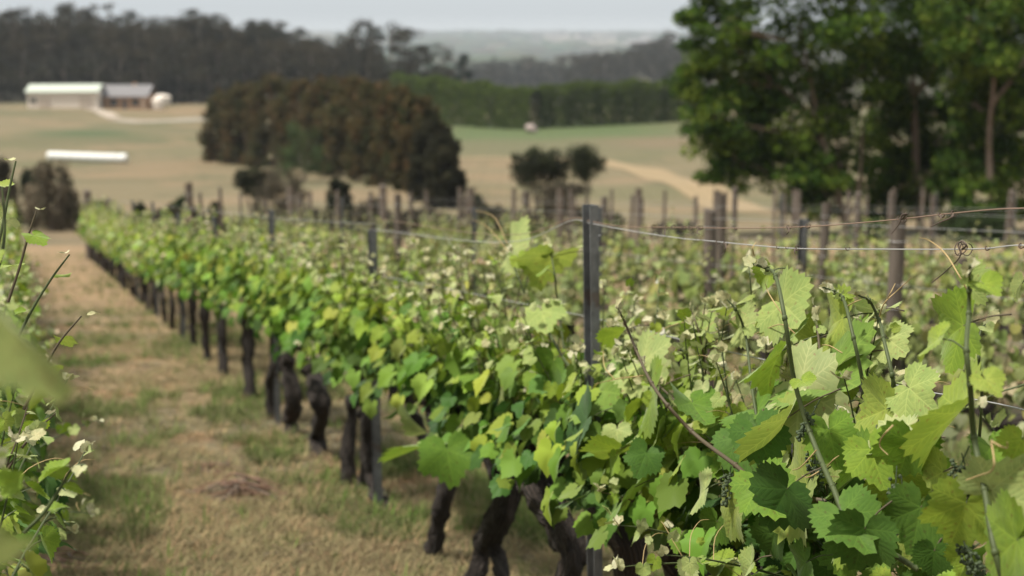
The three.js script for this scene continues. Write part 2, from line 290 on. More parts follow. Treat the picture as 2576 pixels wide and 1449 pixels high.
const caneMat = new THREE.MeshStandardMaterial({ color: rgb(0.120, 0.085, 0.055), roughness: 0.8 });
const tendrilMat = new THREE.MeshStandardMaterial({ color: rgb(0.32, 0.23, 0.10), roughness: 0.7 });
const flowerMat = new THREE.MeshStandardMaterial({ color: rgb(0.040, 0.060, 0.025), roughness: 0.8 });
function leafMatrix(pos, yAxis, nHint, s, w = 1) {
  const y = yAxis.clone().normalize(), n = nHint.clone().addScaledVector(y, -nHint.dot(y)).normalize(), x = V().crossVectors(y, n);
  return new THREE.Matrix4().makeBasis(x.multiplyScalar(s * w), y.multiplyScalar(s), n.multiplyScalar(s)).setPosition(pos);
}
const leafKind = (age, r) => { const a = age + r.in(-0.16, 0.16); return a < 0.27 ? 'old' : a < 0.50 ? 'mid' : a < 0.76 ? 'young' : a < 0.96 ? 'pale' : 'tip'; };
function ageOfLight(r, k) { return r.pick(LEAF[k]).map((v) => v * r.in(0.85, 1.18)); }

// one shoot: nodes, stalks, leaves, tip; emits leaves through put(matrix, kind) and tendrils through curl(points)
function growShoot(r, start, dir, length, bend, put, curl, opts = {}) {
  const step = opts.step || 0.055, n = Math.max(4, Math.round(length / step)), pts = [start.clone()], d = dir.clone().normalize(), geos = [];
  for (let k = 0; k < n; k++) {
    d.addScaledVector(bend, 0.11).add(V(r.in(-0.09, 0.09), r.in(-0.04, 0.04), r.in(-0.09, 0.09))).normalize();
    pts.push(pts[k].clone().addScaledVector(d, step * r.in(0.85, 1.15)));
  }
  const sides = opts.sides || 5;
  geos.push(limb(pts, [0.0042, 0.0036, 0.0027, 0.0014], sides, 1));
  const az0 = r.in(0, 6.28);
  for (let k = 1; k <= n; k++) {
    const age = k / n, p = pts[k], big = (opts.leaf || 0.098) * (age < 0.2 ? lerp(0.75, 1, age / 0.2) : lerp(1, 0.26, Math.pow((age - 0.2) / 0.8, 1.25))) * r.in(0.8, 1.15);
    const tan = V().subVectors(pts[k], pts[k - 1]).normalize();
    const az = az0 + k * Math.PI + r.in(-0.9, 0.9), out = V(Math.cos(az), 0, Math.sin(az));
    if (opts.outward) out.addScaledVector(opts.outward, 0.75).normalize();
    const stalk = big * r.in(0.55, 0.9), sd = out.clone().addScaledVector(UP, r.in(-0.1, 0.7)).addScaledVector(tan, 0.25).normalize(), q = p.clone().addScaledVector(sd, stalk);
    if (age < 0.97 && !opts.noStalk) geos.push(limb([p, p.clone().lerp(q, 0.5).addScaledVector(UP, stalk * 0.08), q], [0.0018, 0.0013], 4, 1));
    const A = age > 0.9 ? r.in(-0.9, 0.3) : r.in(0.15, 1.35), roll = r.in(-0.7, 0.7);
    const y = out.clone().multiplyScalar(Math.cos(A)).addScaledVector(UP, -Math.sin(A)), nn = out.clone().multiplyScalar(Math.sin(A)).addScaledVector(UP, Math.cos(A)).applyAxisAngle(y, roll);
    put(leafMatrix(q, y, nn, big), leafKind((opts.age0 || 0) + age * (1 - (opts.age0 || 0)), r));
    if (age > 0.3 && r() < 0.3) for (let e = 0; e < 2; e++) { const o2 = V(r.in(-1, 1), r.in(-0.1, 1.2), r.in(-1, 1)).addScaledVector(out, 0.6).normalize(); put(leafMatrix(p.clone().addScaledVector(o2, r.in(0.02, 0.05)), o2, V(r.in(-1, 1), r.in(0, 1), r.in(-1, 1)), r.in(0.016, 0.036)), r.pick(['pale', 'tip', 'young'])); }
    if (k === n) for (let e = 0; e < 3; e++) { const o2 = V(r.in(-1, 1), r.in(0.2, 1.3), r.in(-1, 1)).normalize(); put(leafMatrix(p.clone().addScaledVector(o2, 0.008), o2, V(r.in(-1, 1), r.in(-0.2, 1), r.in(-1, 1)), r.in(0.016, 0.03)), 'tip'); }
    if (curl && age > 0.35 && age < 0.95 && r() < 0.22) {
      const o2 = V(r.in(-1, 1), r.in(-0.2, 0.9), r.in(-1, 1)).normalize(), l = r.in(0.07, 0.15), side = V().crossVectors(o2, UP).normalize();
      curl([p, p.clone().addScaledVector(o2, l * 0.4).addScaledVector(UP, 0.01), p.clone().addScaledVector(o2, l * 0.8).addScaledVector(side, l * 0.15), p.clone().addScaledVector(o2, l).addScaledVector(side, l * 0.3).addScaledVector(UP, -l * 0.15)]);
    }
  }
  return join(geos);
}
function trunkGeometry(r, lean, thick = 1, H = 0.64, sides = 10) {
  const a = r.in(-0.12, 0.12), b = r.in(-0.10, 0.10), c = r.in(-0.07, 0.07);
  const p = (h, al, si) => V().addScaledVector(ALONG, al).addScaledVector(SIDE, si).setY(h + DZ * SLOPE * 0);
  return limb([p(-0.06, lean * 1.0, 0), p(0.12, lean * 0.8 + a * 0.6, c * 0.5), p(0.3, lean * 0.35 + a, c), p(0.46, b, c * 0.4), p(H, 0, 0), p(H + 0.07, 0.02, 0)], [0.046, 0.038, 0.034, 0.037, 0.052, 0.028].map((v) => v * thick * r.in(0.9, 1.1)), sides, 6, 0.62, r.in(1, 90));
}
function cordonGeometry(r, sgn, len, H, sides = 8) {
  const p = (al, h, si) => V().addScaledVector(ALONG, al * sgn).addScaledVector(UP, h).addScaledVector(SIDE, si);
  return limb([p(0, H - 0.03, 0), p(len * 0.3, H + 0.05, r.in(-0.03, 0.03)), p(len * 0.65, H + r.in(0.02, 0.08), r.in(-0.03, 0.03)), p(len, H + r.in(0.02, 0.08), 0)], [0.042, 0.03, 0.026, 0.017], sides, 4, 0.45, r.in(1, 90));
}
// grows a whole vine around the origin; out = { trunk(g), cordon(g), shoot(g), leaf(m, kind), tendril(pts) }
function growVine(r, out, o) {
  const H = o.head || 0.66, sp = o.spread || 0.45;
  if (o.trunks) o.trunks.forEach((q) => out.trunk(q)); else out.trunk(trunkGeometry(r, o.lean ?? r.in(-0.2, 0.2), o.thick || 1, H, o.sides || 10));
  if (o.twin) out.trunk(trunkGeometry(r, -0.16, 0.7, H, o.sides || 10));
  for (const s of [-1, 1]) out.cordon(cordonGeometry(r, s, sp, H));
  const n = o.shoots || 15, top = o.top || 1.30;
  for (let k = 0; k < n; k++) {
    const al = lerp(-sp, sp, (k + r.in(0.2, 0.8)) / n), sd = r() < 0.5 ? -1 : 1, start = V().addScaledVector(ALONG, al).addScaledVector(UP, H + 0.05).addScaledVector(SIDE, r.in(-0.03, 0.03)), kind = r();
    if (kind < (o.upright || 0.62)) { const L = (top - H) * r.in(0.80, 1.12); out.shoot(growShoot(r, start, V().addScaledVector(UP, 1).addScaledVector(SIDE, sd * r.in(0, 0.42)).addScaledVector(ALONG, r.in(-0.22, 0.22)), L, V(0, 0.05, 0), out.leaf, out.tendril, { outward: SIDE.clone().multiplyScalar(sd), ...o.shootOpts })); }
    else if (kind < 0.90) out.shoot(growShoot(r, start, V().addScaledVector(UP, r.in(0.25, 0.8)).addScaledVector(SIDE, sd).addScaledVector(ALONG, r.in(-0.5, 0.5)), r.in(0.30, 0.50), V(0, -0.42, 0), out.leaf, out.tendril, { outward: SIDE.clone().multiplyScalar(sd), ...o.shootOpts }));
    else out.shoot(growShoot(r, start, V().addScaledVector(UP, 1).addScaledVector(SIDE, sd * r.in(0, 0.25)).addScaledVector(ALONG, r.in(-0.2, 0.2)), (top - H) * r.in(1.1, 1.32), V(0, 0.1, 0), out.leaf, out.tendril, { outward: SIDE.clone().multiplyScalar(sd), ...o.shootOpts }));
  }
  const fill = o.fill ?? 50;                                             // leaves on short spurs that close the skirt of the canopy
  for (let k = 0; k < fill; k++) {
    const sd = r() < 0.5 ? -1 : 1, h = lerp(o.skirt || 0.50, top - 0.12, Math.pow(r(), 1.1)), wide = 0.27 * Math.sin(clamp((h - 0.38) / 0.95) * Math.PI * 0.9 + 0.15);
    const pos = V().addScaledVector(ALONG, r.in(-sp, sp)).addScaledVector(UP, h).addScaledVector(SIDE, sd * wide * r.in(0.05, 1.15)), A = r.in(0.3, 1.4), o2 = SIDE.clone().multiplyScalar(sd).addScaledVector(ALONG, r.in(-0.9, 0.9)).normalize();
    const y = o2.clone().multiplyScalar(Math.cos(A)).addScaledVector(UP, -Math.sin(A)), nn = o2.clone().multiplyScalar(Math.sin(A)).addScaledVector(UP, Math.cos(A)).applyAxisAngle(y, r.in(-0.6, 0.6));
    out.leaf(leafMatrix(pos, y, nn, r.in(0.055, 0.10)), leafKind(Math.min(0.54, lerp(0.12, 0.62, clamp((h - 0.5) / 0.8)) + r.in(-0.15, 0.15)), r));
  }
}
const ORD = ['first', 'second', 'third', 'fourth', 'fifth', 'sixth', 'seventh', 'eighth', 'ninth', 'tenth', 'eleventh', 'twelfth', 'thirteenth', 'fourteenth', 'fifteenth', 'sixteenth', 'seventeenth', 'eighteenth', 'nineteenth', 'twentieth', 'twenty-first', 'twenty-second', 'twenty-third', 'twenty-fourth', 'twenty-fifth', 'twenty-sixth', 'twenty-seventh', 'twenty-eighth', 'twenty-ninth', 'thirtieth', 'thirty-first', 'thirty-second', 'thirty-third', 'thirty-fourth', 'thirty-fifth', 'thirty-sixth', 'thirty-seventh', 'thirty-eighth', 'thirty-ninth', 'fortieth', 'forty-first', 'forty-second'];

// a near vine: every leaf is a piece of its own
const vines = [];
function nearVine(L, t, label, group, seed, o = {}) {
  const r = rng(seed), base = rowAt(L, t), g = thing('grapevine', label, 'grapevine', base, group);
  const shapes = o.shapes || fineLeaves; let n = 0; const rest = new Acc(), most = o.most || 300;
  growVine(r, {
    trunk: (q) => part('trunk', q, vineBark, g), cordon: (q) => part('cordon_arm', q, vineBark, g), shoot: (q) => part('shoot', q, r() < 0.25 ? shootRed : shootMat, g),
    leaf: (m, k) => {
      if (o.keep && !o.keep(V().setFromMatrixPosition(m).add(base))) return;
      if (n++ < most) { const q = new THREE.Mesh(r.pick(shapes), r.pick(leafMats[k])); q.name = 'leaf'; q.castShadow = q.receiveShadow = true; q.matrixAutoUpdate = false; q.matrix.copy(m); m.decompose(q.position, q.quaternion, q.scale); g.add(q); } else rest.add(r.pick(fineLeaves), m, ageOfLight(r, k));
    },
    tendril: (pts) => { if (!o.noTendril) part('tendril', limb(pts, [0.0011, 0.0005], 4, 3), tendrilMat, g); },
  }, o);
  if (rest.p.length) tag(part('foliage', rest.geo(), foliageMat, g), null, null, null, 'stuff');
  vines.push({ g, L, t, leaves: n });
  return g;
}
// vines seen small: foliage and canes joined; six variants, then clones
function farVariant(seed, o) {
  const r = rng(seed), fol = new Acc(), canes = new Acc(), kids = [], out = new THREE.Group(), light = o.light || 0;
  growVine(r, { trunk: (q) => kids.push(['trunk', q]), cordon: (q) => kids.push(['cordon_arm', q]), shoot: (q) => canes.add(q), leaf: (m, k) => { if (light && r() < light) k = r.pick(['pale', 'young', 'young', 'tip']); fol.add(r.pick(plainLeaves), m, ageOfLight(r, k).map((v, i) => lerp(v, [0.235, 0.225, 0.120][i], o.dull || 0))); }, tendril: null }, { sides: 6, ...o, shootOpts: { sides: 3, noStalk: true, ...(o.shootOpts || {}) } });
  for (const [n, q] of kids) part(n, q, vineBark, out);
  tag(part('foliage', fol.geo(), foliageMat, out), null, null, null, 'stuff'); tag(part('canes', canes.geo(false), shootMat, out), null, null, null, 'stuff');
  return out;
}
function farVine(variant, L, t, label, group, sy = 1) { const g = variant.clone(); g.name = numbered('grapevine'); g.position.copy(rowAt(L, t)); g.scale.set(1, sy, 1); tag(g, label, 'grapevine', group); scene.add(g); return g; }

// ---------------------------------------------------------------- the front row
const frontT = [0.35, 1.05, 1.75, 2.45, 3.0, 3.5, 3.98, 4.45, 5.25, 6.05, 6.75, 7.6, 8.4, 9.3, 10.3, 11.6, 13.1, 14.3, 15.5];
const TRUNKS = {   // shapes of the trunks in view, from head to foot
  3.5: [[1.5, [1745, 1300], [1705, 1390], [1728, 1449], [1765, 1600], [1745, 1800], [1738, 1960]]],
  3.98: [[1.1, [1500, 1255], [1535, 1310], [1580, 1370], [1582, 1449], [1592, 1600], [1588, 1840]]],
  4.45: [[1.25, [1335, 1165], [1365, 1255], [1420, 1330], [1442, 1400], [1428, 1470], [1438, 1600], [1442, 1735]]],
  5.25: [[1.2, [1245, 1130], [1275, 1225], [1258, 1300], [1218, 1370], [1196, 1449], [1186, 1530]], [0.85, [1238, 1340], [1250, 1400], [1266, 1460], [1272, 1540]]],
  6.05: [[1.15, [1112, 1120], [1124, 1220], [1106, 1300], [1090, 1395], [1084, 1435]], [0.8, [1030, 990], [1055, 1080], [1112, 1165]]],
  6.75: [[1.2, [922, 1030], [930, 1120], [936, 1200], [972, 1290], [1004, 1375]], [0.95, [926, 1080], [916, 1190], [904, 1315]]],
  7.6: [[0.95, [884, 1040], [876, 1130], [880, 1250]]],
  8.4: [[1.3, [786, 940], [812, 1020], [796, 1100], [807, 1190]]],
  9.3: [[1.4, [724, 920], [738, 1000], [733, 1060], [736, 1128]]],
};
const trunkShapes = (t, base) => TRUNKS[t] && TRUNKS[t].map(([w, ...p], k) => { const q = p.map(([x, y]) => onTrellis(x, y, 0.02 * Math.sin(x)).sub(base)); q.unshift(q[0].clone().add(V(0.01, 0.11, 0.02)), q[0].clone().add(V(0, 0.05, 0))); return limb(q, [0.022, 0.046, 0.050, 0.044, 0.040, 0.037, 0.040, 0.046].map((v) => v * w), 11, 7, 0.62, t * 3 + k); });
frontT.forEach((t, k) => {
  const near = t < 4.6, mid = t < 9;
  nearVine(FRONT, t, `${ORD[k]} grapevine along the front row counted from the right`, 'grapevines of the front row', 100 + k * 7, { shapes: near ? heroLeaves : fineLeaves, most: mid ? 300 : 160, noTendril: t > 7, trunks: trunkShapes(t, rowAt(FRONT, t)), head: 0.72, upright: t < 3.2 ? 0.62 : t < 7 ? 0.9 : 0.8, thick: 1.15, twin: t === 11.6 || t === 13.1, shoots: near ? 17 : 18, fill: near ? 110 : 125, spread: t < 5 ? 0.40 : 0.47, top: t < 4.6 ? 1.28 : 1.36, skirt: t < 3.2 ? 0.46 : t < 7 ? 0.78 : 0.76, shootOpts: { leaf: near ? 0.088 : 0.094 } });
});
const frontFar = [0, 1, 2, 3, 4].map((k) => farVariant(900 + k * 11, { shoots: 20, fill: 120, spread: 0.55, top: 1.32, skirt: 0.6, light: 0.55, shootOpts: { leaf: 0.10 } }));
{ let k = frontT.length; const r = rng(5); for (let t = 16.6; t < ROW_END; t += 1.06, k++) farVine(frontFar[k % 5], FRONT, t + r.in(-0.08, 0.08), `${ORD[k]} grapevine along the front row counted from the right`, 'grapevines of the front row', r.in(0.93, 1.06)); }
// the row along the left edge
[1.9, 2.7, 3.5, 4.3, 5.1, 5.9, 6.8].forEach((t, k) => nearVine(LEFT, t, `${ORD[k]} grapevine of the row at the left edge counted from the camera`, 'grapevines at the left edge', 400 + k * 13, { shapes: k < 3 ? heroLeaves : fineLeaves, most: 300, noTendril: k > 3, spread: 0.42, shoots: 17, fill: 95, top: 1.28, keep: (p) => p.distanceTo(EYE) > 1.5, shootOpts: { leaf: 0.088 } }));
{ const r = rng(6); for (let t = 8, k = 7; t < ROW_END && k < 34; t += 1.06, k++) farVine(frontFar[k % 5], LEFT, t, `${ORD[k]} grapevine of the row at the left edge counted from the camera`, 'grapevines at the left edge', r.in(0.92, 1.02)); }
// the rows behind
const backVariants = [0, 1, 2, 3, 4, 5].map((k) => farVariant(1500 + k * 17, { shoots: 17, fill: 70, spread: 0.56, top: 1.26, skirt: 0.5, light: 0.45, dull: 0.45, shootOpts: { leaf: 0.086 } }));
const ROWNAME = ['', 'second', 'third', 'fourth', 'fifth', 'sixth', 'seventh', 'eighth', 'ninth'];
for (let k = 1; k <= 8; k++) {
  const L = FRONT + GAP * k, r = rng(60 + k); let q = 0;
  for (let t = Math.max(2.5, 1.22 * L - 1.6) + r(); t < ROW_END; t += 1.08) {
    const p = rowAt(L, t); if (-p.z > 24 - (p.x > 0 ? 1.5 : 1.0) * p.x + r.in(-1, 1.5)) break;
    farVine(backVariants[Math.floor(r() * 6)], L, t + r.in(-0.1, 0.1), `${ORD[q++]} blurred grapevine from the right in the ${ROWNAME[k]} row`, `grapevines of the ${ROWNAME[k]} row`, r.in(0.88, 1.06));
  }
}

// ---------------------------------------------------------------- posts
function channelGeometry(h) {
  const s = new THREE.Shape(), w = 0.024, f = 0.032, th = 0.003;
  [[-w, 0], [w, 0], [w, f], [w - th, f], [w - th, th], [-w + th, th], [-w + th, f], [-w, f]].forEach(([x, y], k) => (k ? s.lineTo(x, y) : s.moveTo(x, y)));
  const g = new THREE.ExtrudeGeometry(s, { depth: h + 0.1, bevelEnabled: false }); g.rotateX(-Math.PI / 2); g.translate(0, -0.1, 0); return g;
}
const channel = channelGeometry(1.7), clipShape = new THREE.TorusGeometry(0.02, 0.0022, 6, 14, 4.4);
function steelPost(L, t, label, group, leanAlong = 0, leanSide = 0, h = 1) {
  const g = thing('steel_post', label, 'post', rowAt(L, t), group);
  part('channel', channel, steel, g);
  for (const y of [1.60, 1.28]) { const c = part('wire_clip', clipShape, wireMat, g); c.position.set(0, y, -0.004); c.rotation.x = Math.PI / 2; }
  g.rotation.set(leanSide, 2.05, leanAlong); g.scale.y = h; return g;
}
function woodGeometry(h, r0, seed) {
  const r = rng(seed), g = new THREE.CylinderGeometry(r0 * 0.92, r0, h + 0.2, 12, 8); g.translate(0, h / 2 - 0.1, 0);
  const P = g.attributes.position; for (let k = 0; k < P.count; k++) { const x = P.getX(k), z = P.getZ(k), a = Math.atan2(z, x), q = 1 + 0.12 * (noise(a * 1.5 + seed, P.getY(k) * 1.6) - 0.5); P.setX(k, x * q); P.setZ(k, z * q); if (P.getY(k) > h - 0.12) P.setY(k, P.getY(k) + x * 0.25 + r.in(-0.004, 0.004)); }
  g.computeVertexNormals(); return g;
}
const woodGeos = [0, 1, 2].map((k) => woodGeometry(1.70, 0.044, 40 + k)), stoutGeos = [0, 1].map((k) => woodGeometry(1.85, 0.105, 50 + k)), bandGeo = new THREE.TorusGeometry(0.047, 0.002, 5, 16);
function woodPost(L, t, label, group, r, stout = false) {
  const g = thing('wooden_post', label, 'post', rowAt(L, t), group);
  part('timber', r.pick(stout ? stoutGeos : woodGeos), postWood, g);
  for (const y of [1.58, 1.2]) { const b = part('wire_loop', bandGeo, wireMat, g); b.position.y = y; b.rotation.x = Math.PI / 2; if (stout) b.scale.setScalar(2.3); }
  g.rotation.set(r.in(-0.04, 0.04), r.in(0, 6), r.in(-0.04, 0.04)); g.scale.y = r.in(0.94, 1.06); return g;
}
const steelT = [1.35, 4.12, 7.15, 10.2, 13.2, 16.2, 19.3, 22.4, 25.4, 28.5, 31.6, 34.2];
steelT.forEach((t, k) => { const s = rng(700 + k); steelPost(FRONT, t, k === 0 ? 'grey steel channel post outside the right edge of the picture' : `grey steel channel post of the front row, ${ORD[k - 1]} one from the right`, 'steel posts of the front row', t === 4.12 ? -0.045 : s.in(-0.03, 0.03), s.in(-0.02, 0.02), t === 4.12 ? 1 : s.in(0.86, 0.95)); });
{ const r = rng(81); woodPost(FRONT, ROW_END + 0.4, 'stout dark timber strainer post ending the front row', null, r, true); woodPost(LEFT, ROW_END + 0.6, 'stout dark timber strainer post ending the row at the left edge', null, r, true); }
for (let k = 1; k <= 8; k++) {
  const L = FRONT + GAP * k, r = rng(90 + k), mixSteel = k === 1 ? 0.7 : k === 2 ? 0.25 : 0.1;
  const known = { 1: [[6.2, 0, 0.93], [7.15, 1, 0.93], [8.25, 0, 0.94], [10.1, 1, 0.95], [13.3, 1, 0.93], [16.3, 0, 1], [19.3, 1, 0.97]], 2: [[9.0, 0, 0.72], [11.0, 0, 0.97], [12.9, 0, 1.0]] }[k] || [], from = known.length ? known[known.length - 1][0] + 3 : Math.max(3.5, 1.22 * L - 0.6) + r.in(0, 1.5);
  let ns = 0, nw = 0;
  for (const [t, st, h] of known) { const q = st ? steelPost(L, t, `${ORD[ns++]} blurred grey steel post from the right in the ${ROWNAME[k]} row`, `steel posts of the ${ROWNAME[k]} row`, r.in(-0.03, 0.03), 0) : woodPost(L, t, h < 0.8 ? `short broken timber post in the ${ROWNAME[k]} row at right` : `${ORD[nw++]} blurred brown timber post from the right in the ${ROWNAME[k]} row`, `timber posts of the ${ROWNAME[k]} row`, r); q.scale.y = h; }
  for (let t = from; t < ROW_END - 1; t += 3.05) {
    if (r() < mixSteel) steelPost(L, t, `${ORD[ns++]} blurred grey steel post from the right in the ${ROWNAME[k]} row`, `steel posts of the ${ROWNAME[k]} row`, r.in(-0.04, 0.04), r.in(-0.03, 0.03));
    else woodPost(L, t, `${ORD[nw++]} blurred brown timber post from the right in the ${ROWNAME[k]} row`, `timber posts of the ${ROWNAME[k]} row`, r);
  }
  woodPost(L, ROW_END + r.in(0.2, 0.8), `stout timber strainer post ending the ${ROWNAME[k]} row from the front`, null, r, true);
}

// ---------------------------------------------------------------- wires with the dried tendrils of past years
function wire(pts, rad, mat, label, group) {
  const base = pts[Math.floor(pts.length / 2)], g = thing('trellis_wire', label, 'wire', base, group);
  part('strand', limb(pts.map((p) => p.clone().sub(base)), [rad, rad], 6, 6), mat, g); return g;
}
const W6 = (x, y) => [1717 + x / 3, 483 + y / 3];
const onWire = (list, off = 0.03) => list.map(([x, y]) => onTrellis(x, y, off));
const topWire = wire([rowAt(FRONT, 7.15, 1.60), ...onWire([[1310, 590], [1448, 548], [1482, 556], [1560, 569], [1717, 572], [1851, 574], [2034, 570], [2267, 551], [2401, 536], [2576, 524]]), rowAt(FRONT, 1.35, 1.70)], 0.0014, rustyWire, 'upper bare trellis wire rising to the right edge, rusty with dried tendrils');
const lowWire = wire([rowAt(FRONT, 7.15, 1.54), ...onWire([[1310, 606], [1446, 553], [1482, 561], [1600, 583], [1717, 600], [1784, 606], [1884, 616], [2001, 625], [2218, 627], [2418, 627], [2484, 625], [2576, 617]]), rowAt(FRONT, 1.35, 1.62)], 0.0014, wireMat, 'second bare trellis wire, pale grey, sagging below the upper one');
wire([rowAt(FRONT, 7.15, 1.3), ...onWire([[1560, 815], [1784, 873], [1951, 911], [2057, 933], [2217, 960], [2307, 981], [2564, 1028]], -0.05), rowAt(FRONT, 1.35, 1.28)], 0.0015, wireMat, 'pale foliage wire running among the leaves of the front row');
wire([rowAt(FRONT, 0.2, 0.70), rowAt(FRONT, 6, 0.68), rowAt(FRONT, 12, 0.7), rowAt(FRONT, 20, 0.7), rowAt(FRONT, ROW_END, 0.7)], 0.0016, wireMat, 'low fruiting wire along the trunks of the front row');
wire([rowAt(FRONT, 7.15, 1.57), rowAt(FRONT, 10.2, 1.55), rowAt(FRONT, 16.2, 1.56), rowAt(FRONT, 25.4, 1.56), rowAt(FRONT, ROW_END, 1.58)], 0.0014, wireMat, 'far stretch of bare wire between the steel posts of the front row');
for (const k of [1, 2, 3]) for (const h of [1.56, 1.25]) { const L = FRONT + GAP * k, a = Math.max(3, 1.22 * L - 2); wire([0, 0.25, 0.5, 0.75, 1].map((f) => rowAt(L, lerp(a, ROW_END, f), h)), 0.0014, wireMat, `${h > 1.5 ? 'upper' : 'lower'} wire of the ${ROWNAME[k]} row counted from the front row`, 'wires of the rows behind'); }
function knot(w, x, y, turns, rad, tail) {
  const c = onTrellis(...W6(x, y), 0.03), r = rng(Math.round(x + y * 3)), pts = [], base = w.position;
  for (let k = 0; k <= turns * 7; k++) { const a = k * 0.9; pts.push(c.clone().addScaledVector(UP, Math.cos(a) * rad * r.in(0.7, 1.2)).addScaledVector(SIDE, Math.sin(a) * rad * r.in(0.7, 1.2)).addScaledVector(ALONG, (k / (turns * 7) - 0.5) * rad * 3.2).sub(base)); }
  const parts = [limb(pts, [0.0011, 0.0014, 0.0009], 4, 2)];
  if (tail) parts.push(limb([c.clone(), ...tail.map(([tx, ty]) => onTrellis(...W6(tx, ty), 0.04))].map((p) => p.sub(base)), [0.0022, 0.0018, 0.001], 5, 5));
  part('dried_tendril', join(parts), dryTendril, w);
}
[[10, 270, 2, 0.005], [60, 272, 2, 0.005], [130, 272, 2, 0.006, [[110, 305], [128, 320]]], [300, 276, 1, 0.004], [400, 277, 1, 0.003], [800, 266, 1.3, 0.005, [[800, 300], [782, 322]]], [895, 263, 1, 0.003], [945, 261, 1.2, 0.005], [1655, 205, 2, 0.007, [[1690, 165], [1655, 175], [1640, 230], [1575, 316]]], [1950, 175, 1.2, 0.005, [[1950, 205]]], [2045, 162, 1.5, 0.006, [[2030, 190], [1950, 225], [1872, 262]]], [-70, 270, 2, 0.006], [-130, 268, 2, 0.006, [[-135, 330]]], [-220, 262, 2, 0.005]].forEach((a) => knot(topWire, ...a));
[[265, 382, 1.5, 0.005], [325, 388, 1.3, 0.005, [[326, 420], [318, 455], [288, 484]]], [720, 417, 1, 0.003], [790, 422, 1, 0.003], [865, 425, 1.8, 0.006, [[845, 445], [850, 472]]], [1245, 427, 1, 0.0035], [2110, 432, 2.5, 0.012, [[2140, 400], [2110, 372], [2080, 400], [2100, 470], [2000, 585], [1880, 686]]], [2300, 425, 1.2, 0.004], [2555, 405, 1.5, 0.005], [-300, 345, 1, 0.004]].forEach((a) => knot(lowWire, ...a));

// ---------------------------------------------------------------- shoots, leaves and flower clusters that stand out on the front row
const owner = (p, L = FRONT) => vines.filter((v) => v.L === L).reduce((a, b) => (Math.abs(b.t - rowT(p)) < Math.abs(a.t - rowT(p)) ? b : a)).g;
function addLeaf(g, m, kind, r, shapes = heroLeaves) { const q = new THREE.Mesh(r.pick(shapes), r.pick(leafMats[kind])); q.name = 'leaf'; q.castShadow = q.receiveShadow = true; m.decompose(q.position, q.quaternion, q.scale); g.add(q); return q; }
const Z3 = (x, y) => [1717 + x / 3, 966 + y / 3], Z5 = (x, y) => [859 + x / 3, 483 + y / 3];
